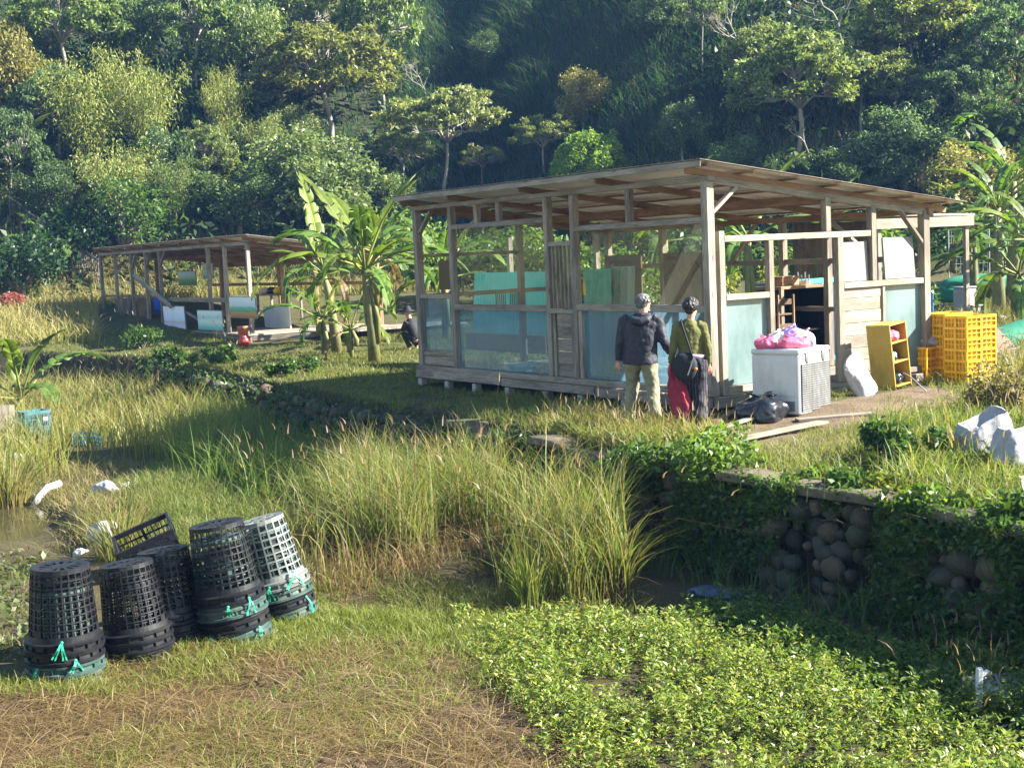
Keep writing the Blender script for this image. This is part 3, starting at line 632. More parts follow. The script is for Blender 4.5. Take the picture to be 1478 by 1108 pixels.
for sx in (-.17, .17):
    bm1('upright', (sx, -.2, 0), (sx, -.2, 1.2), .03, .04, 'wood_warm', sf, (0, 1, 0)); bm1('upright', (sx, .2, 0), (sx, .2, 1.2), .03, .04, 'wood_warm', sf, (0, 1, 0))
# white boards leaning in the open end wall, on the sill
def board(label, xa, xb, zt, lean, mat='white_board'):
    L = xb-xa; h = zt-1.705; mb = MB(); mb.box((0, 0, h/2), (L, .035, h), col=(1, 1, 1)); o = mb.build('white_board', M[mat], None, bevel=.006)
    o.location = HW((xa+xb)/2, .02, 1.703); o.rotation_euler = (lean, 0, HT); return tag(o, label, 'board')
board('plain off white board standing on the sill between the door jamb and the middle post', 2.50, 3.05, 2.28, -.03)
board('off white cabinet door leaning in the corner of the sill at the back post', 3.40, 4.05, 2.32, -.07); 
# ------------------------------------------------------------------ bags and sacks
def bagmesh(rx, ry, rz, seed, knot=True, crease=.18, n=26, m=16):
    """a filled plastic bag: flat underneath, creased sides, gathered to a knot"""
    r_ = np.random.default_rng(seed); ph = r_.random(12)*6.28; mb = MB(); rings = []
    for i in range(m+1):
        t = i/m; th = PI*(.02+.96*t); row = []
        for k in range(n):
            a = 2*PI*k/n
            e = 1+crease*(math.sin(3*a+ph[0]+2*t)*.5+math.sin(5*a+ph[1]-3*t)*.35+math.sin(9*a+ph[2]+5*t)*.22+math.sin(4*t*PI+ph[3]+2*a)*.25)
            s = math.sin(th)**.75; z = -math.cos(th)
            if knot and t > .72: s *= 1-.55*((t-.72)/.28)
            row.append((rx*s*e*math.cos(a), ry*s*e*math.sin(a), max(z*rz*(1+.10*math.sin(2*a+ph[4])), -rz*.62)+rz*.62))
        rings.append(row)
    mb.loft(rings)
    if knot:
        for q in range(3):
            a = ph[5+q]; mb.tube([(0, 0, rz*1.5), (.3*rx*math.cos(a), .3*rx*math.sin(a), rz*1.72), (.62*rx*math.cos(a), .62*rx*math.sin(a), rz*1.66+.02*q)], [(.05*rx, .05*rx), (.14*rx, .06*rx), (.2*rx, .02*rx)], 7)
    return mb
def bag(name, label, cat, loc, size, mat, seed, knot=True, group=None, rz=0, tilt=(0, 0), crease=.18):
    o = bagmesh(*size, seed, knot, crease).build(name, M[mat], None, loc, (tilt[0], tilt[1], rz), smooth=True)
    crumple(o, min(size)*.22, min(size)*.5, 2)
    return tag(o, label, cat, group)
# ------------------------------------------------------------------ chest freezer outside the doorway
BZ = T+.14
f0 = G(1155, 592, BZ); FH = .84; fr_ = thing('chest_freezer', 'old white chest freezer outside the hut doorway, heaped with coloured bags', 'freezer', (f0.x, f0.y, gz(f0.x, f0.y)), FH)
FL, FW, FHt = .72, .80, .86
def fbox(name, c, s, mat, bevel=.012, parent=fr_):
    mb = MB(); mb.box(c, s, col=(1, 1, 1)); return mb.build(name, M[mat], parent, bevel=bevel)
body = fbox('body', (FW/2, FL/2, FHt/2-.02), (FW, FL, FHt-.08), 'white_paint', .02)
fbox('lid', (FW/2, FL/2, FHt-.025), (FW+.015, FL+.015, .07), 'white_paint', .02)
mb = MB(); mb.box((FW/2, -.012, .37), (FW*.9, .014, .62), col=(1, 1, 1)); mb.build('condenser_grille', M['grille'], fr_)
for i in range(2): mb = MB(); mb.ell((.2+.42*i, -.004, FHt-.11), (.055, .014, .075)); mb.build('hinge', M['grey_plastic'], fr_, smooth=True)
for i in range(2): fbox('vent', (-.006, .17+.25*i, .13), (.014, .19, .13), 'grey_plastic', .004)
fbox('panel', (-.004, FL/2, .47), (.008, FL*.86, .42), 'white_paint', .004)
def on_fr(x, y): v = fr_.matrix_basis @ Vector((x, y, FHt+.012)); return v
fr_.matrix_basis = Matrix.Translation(fr_.location) @ Matrix.Rotation(FH, 4, 'Z')
gb = None
bag('plastic_bag', 'bright pink tied bag on the left corner of the freezer lid', 'bag', on_fr(.13, .56), (.15, .12, .095), 'bag_pink', 1, tilt=(0, 0))
bag('plastic_bag', 'greyish white bag behind the pink one on the freezer lid', 'bag', on_fr(.36, .52), (.17, .15, .13), 'bag_grey', 2)
bag('plastic_bag', 'hot pink bag lying at the front middle of the freezer lid', 'bag', on_fr(.25, .22), (.21, .13, .09), 'bag_pink', 3)
bag('plastic_bag', 'lilac purple bag on top of the heap on the freezer', 'bag', on_fr(.47, .36)+Vector((0, 0, .10)), (.15, .13, .10), 'bag_purple', 4)
bag('plastic_bag', 'pale pink and white bag at the right end of the freezer lid', 'bag', on_fr(.66, .30), (.15, .14, .12), 'bag_palepink', 5)
bag('plastic_bag', 'small white bag between the purple and the pale pink bags on the freezer', 'bag', on_fr(.48, .15), (.11, .10, .075), 'bag_white', 6)
# ------------------------------------------------------------------ ochre shelf unit, sack and crates along the end wall
p = G(1293, 563, BZ+.02); sh = thing('shelf_unit', 'ochre laminate shelf unit leaning beside the hut end wall, with bags on its shelves', 'shelf', (p.x, p.y, gz(p.x, p.y)), rot=(-.03, -.10, HT+.12))
SWx, SDy, SHt = .36, .40, .93
def sbox(name, c, s, mat='tan_paint'):
    mb = MB(); mb.box(c, s, col=(1, 1, 1)); return mb.build(name, M[mat], sh, bevel=.004)
sbox('side_panel', (.01, SDy/2, SHt/2), (.022, SDy, SHt)); sbox('side_panel', (SWx+.03, SDy/2, SHt/2), (.022, SDy, SHt)); sbox('back_panel', (SWx/2+.02, SDy+.006, SHt/2), (SWx, .01, SHt-.01))
for z in (.04, .38, .66, SHt-.012): sbox('shelf', (SWx/2+.02, SDy/2, z), (SWx-.005, SDy-.01, .02))
def in_sh(x, y, z): return Matrix.Translation(sh.location) @ Euler((-.03, -.10, HT+.12)).to_matrix().to_4x4() @ Vector((x, y, z))
bag('plastic_bag', 'round pink bag on the top shelf of the ochre shelf unit', 'bag', in_sh(.2, .18, .675), (.14, .14, .11), 'bag_pink', 8)
bag('plastic_bag', 'crumpled dark bag on the middle shelf of the ochre shelf unit', 'bag', in_sh(.22, .2, .395), (.13, .13, .08), 'bag_black', 9, False)
bag('plastic_bag', 'black lumpy bag on the low shelf of the ochre shelf unit', 'bag', in_sh(.24, .18, .055), (.13, .14, .10), 'bag_black', 10, False)
mb = MB(); mb.lathe([(0, 0), (.04, 0), (.045, .02), (.045, .13), (.04, .14), (0, .14)], 14); o = mb.build('white_tin', M['white_board'], None, in_sh(.08, .08, .395), smooth=False); tag(o, 'small pale tin on the middle shelf of the ochre shelf unit', 'tin')
# white woven sack leaning against the wall
p = G(1257, 571, BZ); mb = MB(); rings = []
for i in range(17):
    t = i/16; wv = .215*(1-.35*max(0, .10-t)/.10)*(1-.10*math.sin(t*PI)); th = .13*math.sin(PI*(.10+.90*t))**.55*(1-.35*t); row = []
    for k in range(24):
        a = 2*PI*k/24; c, s_ = math.cos(a), math.sin(a); e = 1+.04*math.sin(4*a+5*t)+.03*math.sin(7*a-9*t)
        row.append((wv*math.copysign(abs(c)**.6, c)*e, th*s_*e+.05*math.sin(3*t), .64*t+.05*t*t*c*c*c-.03*t*math.cos(2*a)))
    rings.append(row)
mb.loft(rings); o = mb.build('woven_sack', M['bag_white'], None, (p.x, p.y, gz(p.x, p.y)-.02), (-.22, -.42, HT+.15), smooth=True); crumple(o, .02, .06); tag(o, 'full white woven sack slumped against the plank wall between freezer and shelf unit', 'sack')
# stacking crates
def crate_mesh(L, W, H, mat, nx=5, nz=2, slot=.62, name='stacking_crate', inner=False):
    mb = MB(); t = .012
    def wall(o, u, n, L, H):
        o = Vector(o); u = Vector(u); n = Vector(n); z = Vector((0, 0, 1))
        def bar(a0, a1, z0, z1, d=t):
            c = o+u*((a0+a1)/2)+z*((z0+z1)/2); Mx = Matrix((u, n, z)).transposed(); mb.box(c, (a1-a0, d, z1-z0), Mx, (1, 1, 1))
        bar(0, L, 0, H*.10); bar(0, L, H*.80, H, t*2.2); bar(0, L, H*.46, H*.52, t*1.3)
        for i in range(nx*2+1): a = L*i/(nx*2); w_ = .035 if i % nx == 0 else .011; bar(max(0, a-w_/2), min(L, a+w_/2), H*.1, H*.8, t*(1.5 if i % nx == 0 else 1.))
    wall((0, 0, 0), (1, 0, 0), (0, -1, 0), L, H); wall((0, W, 0), (1, 0, 0), (0, 1, 0), L, H); wall((0, 0, 0), (0, 1, 0), (-1, 0, 0), W, H); wall((L, 0, 0), (0, 1, 0), (1, 0, 0), W, H)
    for c_, s_ in (((L/2, .02, H*.42), (L-.02, .006, H*.8)), ((L/2, W-.02, H*.42), (L-.02, .006, H*.8)), ((.02, W/2, H*.42), (.006, W-.03, H*.8)), ((L-.02, W/2, H*.42), (.006, W-.03, H*.8))):
        if inner: mb.box(c_, s_, col=(.8, .72, .6))
    for i in range(7): mb.box((L/2, W*(i+.5)/7, .01), (L-.02, W/7*.6, .012), col=(1, 1, 1))
    for i in range(5): mb.box((L*(i+.5)/5, W/2, .013), (L/5*.4, W-.02, .012), col=(1, 1, 1))
    return mb.mesh(name, M[mat])
ycm = crate_mesh(.60, .42, .185, 'yellow_plastic', 3, inner=True)
ORD = ['bottom', 'second from the bottom', 'third from the bottom', 'fourth from the bottom', 'fifth from the bottom', 'topmost']
def crate_stack(px, py, n, desc, rz, dh=.160, grp='yellow stacking crates beside the hut', me=ycm):
    p = G(px, py, T+.08); z0 = gz(p.x, p.y)
    for i in range(n):
        o = link('stacking_crate', me); o.location = (p.x+random.uniform(-.008, .008), p.y+random.uniform(-.008, .008), z0+i*dh+.004); o.rotation_euler = (0, 0, rz+random.uniform(-.025, .025))
        tag(o, '%s yellow plastic crate in the %s' % ('topmost' if i == n-1 else ORD[i], desc), 'crate', grp)
    return p, z0+n*dh
crate_stack(1396, 562, 6, 'tall front stack at the right', HT-.05)
p = G(1361, 556, T+.08); q = crate_stack(1364, 555, 6, 'tall stack partly behind the front one', HT-.02)
p2, zt = crate_stack(1338, 556, 3, 'low stack beside the shelf unit', HT+.05, .155)
v = p2+Vector((D2[0]*.28+D1[0]*.2, D2[1]*.28+D1[1]*.2, 0)); bag('plastic_bag', 'dirty white crumpled bag heaped on the low stack of yellow crates', 'bag', (v.x, v.y, zt+.03), (.24, .19, .12), 'bag_white', 14, False, crease=.35)
# dark bin bag and planks in front of the freezer
p = G(1100, 606, T+.03); bag('bin_bag', 'shiny black bin bag slumped on the ground left of the freezer', 'bag', (p.x, p.y, gz(p.x, p.y)-.02), (.34, .25, .21), 'bag_black', 21, True, crease=.26)
def plank(pa, pb, w_, label, mat='wood_pale', lift=.03, th=.03):
    a = G(*pa, T+.05); b = G(*pb, T+.05); a.z = gz(a.x, a.y)+lift; b.z = gz(b.x, b.y)+lift; mb = MB(); c = (a+b)/2; mb.beam(a-c, b-c, w_, th)
    o = mb.build('plank', M[mat], None, c, bevel=.004); tag(o, label, 'plank', 'loose planks in front of the hut')
plank((1062, 636), (1188, 610), .17, 'broad pale plank lying nearest the terrace edge in front of the freezer', 'wood_pale', .05)
plank((1035, 618), (1135, 595), .10, 'narrow grey plank lying beside the bin bag towards the woman', 'wood')
plank((1030, 608), (1098, 586), .13, 'dark plank along the hut base behind the bin bag', 'wood_dark')
plank((1150, 606), (1262, 600), .16, 'thin flat board on the dirt below the freezer grille', 'wood', .02)
plank((1214, 570), (1330, 566), .22, 'pale board on the dirt in front of sack and shelf unit', 'wood_pale', .02)
# white sacks in the grass at the right
for i, (px, py, s_, lab, mt) in enumerate(((1424, 664, (.27, .20, .50), 'open white woven bag standing in the long grass at the right, bluish in the shade', 'bag_white'), (1474, 676, (.29, .21, .42), 'crumpled white bag slumped against the open one in the long grass', 'bag_white'))):
    p = G(px, py, T); mb = MB(); rings = []; r_ = np.random.default_rng(40+i); ph = r_.random(6)*6
    def rim(t, sc, dz):
        row = []
        for k in range(28):
            a = 2*PI*k/28; c, q = math.cos(a), math.sin(a); e = 1+.05*math.sin(5*a+ph[0]+3*t)+.04*math.sin(9*a+ph[1]-4*t)
            row.append((s_[0]*sc*e*math.copysign(abs(c)**.55, c), s_[1]*sc*e*math.copysign(abs(q)**.55, q)*(1-.25*t), s_[2]*t*(1+.10*c*t+.05*math.sin(3*a+ph[2])*t)+dz))
        return row
    mb.loft([rim(0, .3, 0), rim(0.01, .82, 0)]+[rim(t, .95+.12*math.sin(PI*t), 0) for t in np.linspace(.08, 1, 9)]+[rim(1., .93, -.02), rim(.85, .85, 0), rim(.7, .6, .02), rim(.68, .2, .04)])
    o = mb.build('white_bag', M[mt], None, (p.x, p.y, gz(p.x, p.y)-.03), (.10*(1-2*i), -.16+.4*i, .35), smooth=True); crumple(o, .045, .11); tag(o, lab, 'bag')
# orange tie on the ground between the two people, blue post, heap of cut stalks
for px, py, lab in ((965, 606, 'small crumpled orange plastic piece on the ground behind the man'), (1027, 596, 'small orange scrap under the hut corner')):
    p = G(px, py, T+.02); bag('orange_scrap', lab, 'litter', (p.x, p.y, gz(p.x, p.y)), (.10, .07, .03), 'orange', int(px), False)
p = D(1345, 440, 27.5); mb = MB(); mb.tube([(0, 0, 0), (0, 0, 1.25)], .035, 10); mb.tube([(0, 0, 1.25), (-.02, 0, 1.3)], [.045, .03], 10); mb.box((0, -.05, 1.12), (.05, .09, .05), col=(1, 1, 1))
o = mb.build('blue_post', M['blue_paint'], None, (p.x, p.y, gz(p.x, p.y)-.05), smooth=False); tag(o, 'slim dark blue post standing in the grass behind the hut corner', 'post')

p = G(1276, 556, BZ); pts = []
for t in np.linspace(0, 1, 15): q = G(1262+75*t, 559+10*t*t, BZ); pts.append((q.x-p.x, q.y-p.y, .03+.20*math.sin(PI*t)**1.2))
mb = MB(); mb.tube(pts, .009, 6); o = mb.build('garden_hose', M['bag_white'], None, (p.x, p.y, gz(p.x, p.y)), smooth=True); tag(o, 'thin pale hose arching over the dirt in front of the shelf unit', 'hose')
# ------------------------------------------------------------------ people
def V3(*a): return Vector(a)
def folds(o, s=.025, size=.085):
    tx = bpy.data.textures.new('folds', 'CLOUDS'); tx.noise_scale = size; tx.noise_depth = 2; d = o.modifiers.new('d', 'DISPLACE'); d.texture = tx; d.strength = s; d.mid_level = .5; d.texture_coords = 'LOCAL'; return o
def limb(mb, pts, rad, n=14): mb.tube(pts, rad, n)
def ball(mb, c, r): mb.ell(c, (r, r, r) if not hasattr(r, '__len__') else r)
def hand(mb, wrist, d, palm_n, s=1., curl=.6, side=1):
    """palm, four curled fingers and a thumb; d = direction of the hand, palm_n = way the palm faces"""
    d = Vector(d).normalized(); n = Vector(palm_n); n = (n-d*n.dot(d)).normalized(); sx = d.cross(n)*side; w_ = Vector(wrist)
    mb.tube([w_-d*.02, w_+d*.03, w_+d*.085], [(.021*s, .026*s), (.016*s, .036*s), (.014*s, .038*s)], 10) if False else None
    for q in np.linspace(-1, 1, 4): mb.tube([w_, w_+d*.045+sx*q*.022*s, w_+d*.09+sx*q*.03*s], [.017*s, .0165*s, .0125*s], 8)
    for q, L in zip(np.linspace(-1, 1, 4), (.062, .074, .07, .056)):
        b = w_+d*.088+sx*q*.031*s; p1 = b+(d*math.cos(curl*.5)+n*math.sin(curl*.5))*L*.5; p2 = p1+(d*math.cos(curl*1.2)+n*math.sin(curl*1.2))*L*.32; p3 = p2+(d*math.cos(curl*1.9)+n*math.sin(curl*1.9))*L*.26
        mb.tube([b, p1, p2, p3], [.0098*s, .0092*s, .0085*s, .007*s], 8)
    b = w_+d*.03-sx*.030*s; mb.tube([b, b+(d*.6-sx*.5+n*.5).normalized()*.038, b+(d*.85-sx*.35+n*.6).normalized()*.066], [.0125*s, .011*s, .008*s], 8)
def head(mb, c, yaw, s=1., tilt=0.):
    """head facing +y turned by yaw; c = centre of the skull"""
    R = Euler((tilt, 0, yaw)).to_matrix(); c = Vector(c)
    def at(x, y, z): return c+R @ Vector((x*s, y*s, z*s))
    mb.ell(c+R @ Vector((0, -.008, .018)), (.076*s, .096*s, .098*s), Euler((tilt, 0, yaw)), 16, 12); mb.ell(at(0, .028, -.045), (.058*s, .062*s, .072*s), Euler((tilt, 0, yaw)), 14, 10)
    mb.tube([at(0, .086, .012), at(0, .104, -.012), at(0, .108, -.026)], [.011*s, .014*s, .013*s], 8)
    mb.ell(at(0, .083, -.066), (.024*s, .012*s, .008*s), Euler((0, 0, yaw))); mb.ell(at(0, .075, -.105), (.024*s, .02*s, .018*s))
    for e in (-1, 1): mb.ell(at(.077*e, -.008, -.015), (.012*s, .02*s, .032*s), Euler((0, .15*e, yaw)), 10, 8)
    return at, R
# --- the man
mp = G(926, 611); mz = gz(mp.x, mp.y); MH = .12                 # he walks away, turned a little to the right
man = thing('person', 'grey haired person in dark navy jacket and khaki trousers walking beside the glass wall', 'person', (mp.x, mp.y, mz), -.25)
mb = MB(); mc = V3(.075, .05, 1.605)
mat_, mR = head(mb, mc, -.75, 1.0)
limb(mb, [(.06, .02, 1.36), (.07, .03, 1.47), mc+V3(0, -.01, -.03)], [.066, .057, .06])
limb(mb, [(.02, 0, .86), (.02, 0, 1.0), (.03, .0, 1.2), (.04, 0, 1.36), (.05, .01, 1.42)], [(.15, .11), (.145, .10), (.17, .115), (.175, .11), (.09, .07)], 18)
ml = [V3(-.19, .0, 1.37), V3(-.245, -.03, 1.09), V3(-.285, .03, .84)]; mr = [V3(.26, .02, 1.37), V3(.33, -.02, 1.11), V3(.40, .12, .92)]
for arm, sd_ in ((ml, -1), (mr, 1)):
    limb(mb, [arm[0]+V3(-.08*sd_, 0, 0.01), arm[0], (arm[0]+arm[1])/2, arm[1], (arm[1]+arm[2])/2, arm[2]], [.055, .055, .046, .040, .036, .026])
    hand(mb, arm[2], arm[2]-arm[1], (.3*-sd_, .9, 0), 1., .8, sd_)
hipL, hipR = V3(-.085, 0, .9), V3(.115, 0, .9); kL, kR = V3(-.12, .12, .50), V3(.17, -.03, .48); aL, aR = V3(-.17, -.04, .09), V3(.22, -.20, .13)
for h_, k_, a_ in ((hipL, kL, aL), (hipR, kR, aR)): limb(mb, [h_, (h_+k_)/2, k_, (k_+a_)/2+V3(0, -.02, .03), a_], [.09, .075, .056, .054, .038]); limb(mb, [a_, a_+V3(0, .10, -.055)], [.04, .032])
remeshed(mb, 'body', M['skin'], man, .0065, 3)
# jacket
mb = MB()
limb(mb, [(.01, 0, .80), (.012, 0, .86), (.02, 0, 1.02), (.03, .0, 1.2), (.04, 0, 1.345), (.05, .01, 1.435), (.06, .015, 1.47)], [(.235, .165), (.232, .165), (.222, .155), (.235, .15), (.235, .135), (.13, .10), (.075, .075)], 22)
for arm, sd_ in ((ml, -1), (mr, 1)):
    limb(mb, [arm[0]+V3(-.07*sd_, 0, .03), arm[0]+V3(0, 0, -.01), (arm[0]+arm[1])/2, arm[1], (arm[1]*.4+arm[2]*.6), arm[2]+(arm[1]-arm[2])*.06], [.085, .083, .072, .066, .058, .048], 14)
jk = folds(remeshed(mb, 'jacket', M['jacket'], man, .012, 5), .03)
mb = MB(); limb(mb, [(-.08, -.09, 1.42), (-.03, -.15, 1.385), (.06, -.165, 1.365), (.14, -.14, 1.39), (.18, -.07, 1.43)], [.03, .055, .062, .055, .03], 12); limb(mb, [(-.02, .06, 1.44), (-.03, -.04, 1.45), (.06, -.07, 1.45), (.15, -.03, 1.45), (.14, .07, 1.44)], .034, 10)
remeshed(mb, 'hood', M['jacket'], jk, .011, 4)
mb = MB(); mb.box((.19, -.155, .90), (.055, .012, .05), Euler((0, .5, .2)), (1, 1, 1)); mb.build('hem_patch', M['bag_grey'], jk)
mb = MB()
for h_, k_, a_ in ((hipL, kL, aL), (hipR, kR, aR)): limb(mb, [h_+V3(0, 0, .06), h_+V3(0, 0, -.06), (h_+k_)/2, k_, (k_+a_)/2+V3(0, -.01, .02), a_+V3(0, 0, -.02)], [.122, .125, .105, .09, .083, .082], 16)
limb(mb, [(.015, 0, .82), (.015, 0, .98)], [(.2, .13), (.19, .125)], 18)
folds(remeshed(mb, 'trousers', M['khaki'], man, .011, 5), .03)
for a_ in (aL, aR): mb = MB(); limb(mb, [a_+V3(0, -.05, -.055), a_+V3(0, .05, -.05), a_+V3(0, .15, -.062), a_+V3(0, .19, -.066)], [(.045, .04), (.048, .042), (.046, .03), (.03, .02)], 12); remeshed(mb, 'shoe', M['shoe'], man, .009, 2)
mb = MB(); mb.ell(mc+V3(0, 0, .028), (.088, .105, .100), Euler((0, 0, -.75)), 16, 12); hp = MB()
for i in range(420):
    u = rng.normal(size=3); u /= np.linalg.norm(u); q = Vector(u)
    l = Euler((0, 0, .75)).to_matrix() @ q
    if l.y > .35 and l.z < .45 or l.z < -.62 or (abs(l.x) > .7 and l.z < -.15 and l.y > -.2): continue
    p0 = mc+V3(0, 0, .024)+Vector((q.x*.084, q.y*.09, q.z*.098)); hp.tube([p0, p0+q*.022+V3(.004*math.sin(i), 0, -.018)-V3(0, .008, 0)], [.010, .003], 5)
hp.ell(mat_(0, -.028, .045), (.083, .094, .085), Euler((0, 0, -.75)), 14, 10); hp.ell(mat_(0, -.055, -.015), (.068, .058, .065), Euler((0, 0, -.75)), 12, 8)
folds(remeshed(hp, 'hair', M['hair_grey'], man, .007, 1), .014, .03)
gl = MB()
for e in (-1, 1):
    gl.tube([mat_(.034*e+.024*math.cos(t), .098, .012+.018*math.sin(t)) for t in np.linspace(0, 2*PI, 13)], .0022, 5); gl.tube([mat_(.058*e, .095, .016), mat_(.08*e, .02, .014), mat_(.08*e, -.015, .005)], .002, 5)
gl.build('glasses', M['dark'], man)
for e in (-1, 1): mb = MB(); mb.ell(mat_(.032*e, .083, .012), (.012, .010, .008), Euler((0, 0, -.75))); mb.build('eye', M['white_board'], man, smooth=True)
# --- the woman
wp = G(1000, 621); wz = gz(wp.x, wp.y)
wo_ = thing('person', 'dark haired person in an olive top carrying a crimson jacket and a black shoulder bag', 'person', (wp.x, wp.y, wz), -.12)
mb = MB(); wc = V3(.03, .03, 1.555)
wat, wR = head(mb, wc, -.45, .96)
limb(mb, [(.0, 0, 1.30), (.015, .01, 1.41), wc+V3(0, -.01, -.03)], [.058, .048, .052])
limb(mb, [(.01, 0, .84), (.01, 0, .97), (.0, 0, 1.12), (.0, 0, 1.3), (0, 0, 1.37)], [(.155, .11), (.125, .092), (.14, .095), (.15, .095), (.08, .06)], 18)
wl = [V3(-.165, .0, 1.315), V3(-.215, -.05, 1.06), V3(-.25, .02, .85)]; wr = [V3(.165, .0, 1.315), V3(.215, -.04, 1.06), V3(.225, .02, .83)]
for arm, sd_ in ((wl, -1), (wr, 1)):
    limb(mb, [arm[0]+V3(-.07*sd_, 0, 0.01), arm[0], (arm[0]+arm[1])/2, arm[1], (arm[1]+arm[2])/2, arm[2]], [.047, .047, .039, .034, .031, .023])
    hand(mb, arm[2], arm[2]-arm[1], (-.4*sd_, .9, 0), .92, 1.1 if sd_ < 0 else .6, sd_)
whL, whR = V3(-.075, 0, .87), V3(.095, 0, .87); wkL, wkR = V3(-.05, .10, .48), V3(.10, .02, .47); waL, waR = V3(-.03, .10, .08), V3(.10, -.16, .10)
for h_, k_, a_ in ((whL, wkL, waL), (whR, wkR, waR)): limb(mb, [h_, (h_+k_)/2, k_, (k_+a_)/2, a_], [.09, .075, .053, .05, .034]); limb(mb, [a_, a_+V3(0, .09, -.05)], [.036, .03])
remeshed(mb, 'body', M['skin'], wo_, .0065, 3)
mb = MB(); limb(mb, [(.01, 0, .93), (.005, 0, 1.02), (.0, 0, 1.12), (.0, 0, 1.27), (.0, 0, 1.35), (.012, .005, 1.405)], [(.158, .115), (.15, .11), (.162, .112), (.172, .112), (.115, .085), (.06, .058)], 20)
for arm, sd_ in ((wl, -1), (wr, 1)): limb(mb, [arm[0]+V3(-.06*sd_, 0, .015), arm[0], (arm[0]+arm[1])/2, arm[1], (arm[1]*.4+arm[2]*.6), arm[2]+(arm[1]-arm[2])*.05], [.066, .064, .055, .049, .043, .036], 14)
folds(remeshed(mb, 'top', M['olive'], wo_, .011, 4), .022, .06)
mb = MB(); mb.tube([(.162*math.cos(t)+.008, .118*math.sin(t), .945+.006*math.sin(3*t)) for t in np.linspace(0, 2*PI, 25)], [(.012, .026)]*25, 8); mb.build('waistband', M['pink_band'], wo_, smooth=True)
mb = MB()
for h_, k_, a_ in ((whL, wkL, waL), (whR, wkR, waR)): limb(mb, [h_+V3(0, 0, .04), h_+V3(0, 0, -.08), (h_+k_)/2, k_, (k_+a_)/2, a_+V3(0, 0, .03)], [.115, .12, .108, .098, .098, .092], 16)
limb(mb, [(.01, 0, .80), (.01, 0, .93)], [(.175, .13), (.158, .115)], 18); folds(remeshed(mb, 'trousers', M['pattern'], wo_, .011, 5), .035)
for a_ in (waL, waR): mb = MB(); limb(mb, [a_+V3(0, -.06, -.04), a_+V3(0, .03, -.05), a_+V3(0, .12, -.055), a_+V3(0, .16, -.06)], [(.042, .045), (.043, .04), (.042, .028), (.026, .018)], 12); remeshed(mb, 'shoe', M['red_shoe'], wo_, .009, 2)
hp = MB(); hp.ell(wat(0, -.02, .035), (.084, .098, .088), Euler((0, 0, -.45)), 14, 10); hp.ell(wat(0, -.06, -.02), (.07, .055, .07), Euler((0, 0, -.45)), 12, 8)
for i in range(400):
    u = rng.normal(size=3); u /= np.linalg.norm(u); l = Vector(u)
    if l.y > .4 and l.z < .4 or l.z < -.55: continue
    p0 = wat(l.x*.084, l.y*.095-.018, l.z*.09+.03); q = wR @ l; t_ = q.cross(Vector(rng.normal(size=3))).normalized(); hp.tube([p0, p0+q*.014+t_*.012, p0+q*.014+t_*.032], [.009, .008, .003], 5)
hp.ell(wat(-.01, -.105, .03), (.048, .045, .046), None, 12, 8)
for i in range(46):
    u = rng.normal(size=3); u /= np.linalg.norm(u); p0 = Vector(wat(-.01, -.105, .03))+Vector(u)*.04; hp.tube([p0, p0+Vector(u)*.02+V3(.01*math.sin(i), 0, .008), p0+Vector(u)*.03+V3(0, 0, -.02)], [.009, .007, .003], 5)
folds(remeshed(hp, 'hair', M['hair_black'], wo_, .0065, 1), .013, .028)
for e in (-1, 1): mb = MB(); mb.ell(wat(.032*e, .083, .012), (.012, .010, .008), Euler((0, 0, -.45))); mb.build('eye', M['white_board'], wo_, smooth=True)
# shoulder bag with strap, crimson jacket hanging from the left hand
bg_ = thing('shoulder_bag', 'black shoulder bag with a long strap hanging at the hip of the dark haired person', 'bag', (wp.x, wp.y, wz), -.12)
mb = MB(); rings = []
for i in range(11):
    t = i/10; s_ = (math.sin(PI*(.06+.88*t)))**.45; rings.append([(-.075+.155*s_*math.copysign(abs(math.cos(a))**.7, math.cos(a)), -.185+.062*s_*math.sin(a), .66+.34*t) for a in np.linspace(0, 2*PI, 20, endpoint=False)])
mb.loft(rings); mb.build('bag_body', M['black_cloth'], bg_, smooth=True)
mb = MB(); mb.tube([(.03, -.215, .92), (-.02, -.165, 1.1), (-.075, -.135, 1.28), (-.105, -.06, 1.385), (-.10, .04, 1.39), (-.06, .13, 1.25), (0, .15, 1.1)], [(.012, .030)]*7, 8); mb.build('strap', M['black_cloth'], bg_, smooth=True)
mb = MB(); mb.ell((.06, -.238, .80), (.02, .012, .02)); mb.build('toggle', M['orange'], bg_, smooth=True)
mb = MB(); mb.box((.0, -.245, .84), (.014, .01, .24), Euler((0, .35, 0)), (1, 1, 1)); mb.build('zip', M['metal'], bg_)
mb = MB(); rings = []
for i in range(16):
    t = i/15; w0 = .045+.13*min(1, t*1.6)-.03*t; row = []
    for k in range(26):
        a = 2*PI*k/26; e = 1+.22*math.sin(5*a+2*t)+.14*math.sin(8*a-4*t)
        row.append((-.225+.07*t+w0*e*math.cos(a)*.9+.10*t*t, -.02-.06*t+.075*e*math.sin(a)*(.5+.6*t), .86-.76*t+.05*math.sin(3*a)*t*t+.10*math.cos(a)*t*t*-1))
    rings.append(row)
mb.loft(rings); o = mb.build('crimson_jacket', M['crimson'], None, (wp.x, wp.y, wz), (0, 0, -.12), smooth=True); crumple(o, .05, .09); tag(o, 'crimson jacket dangling from the hand of the dark haired person', 'jacket')
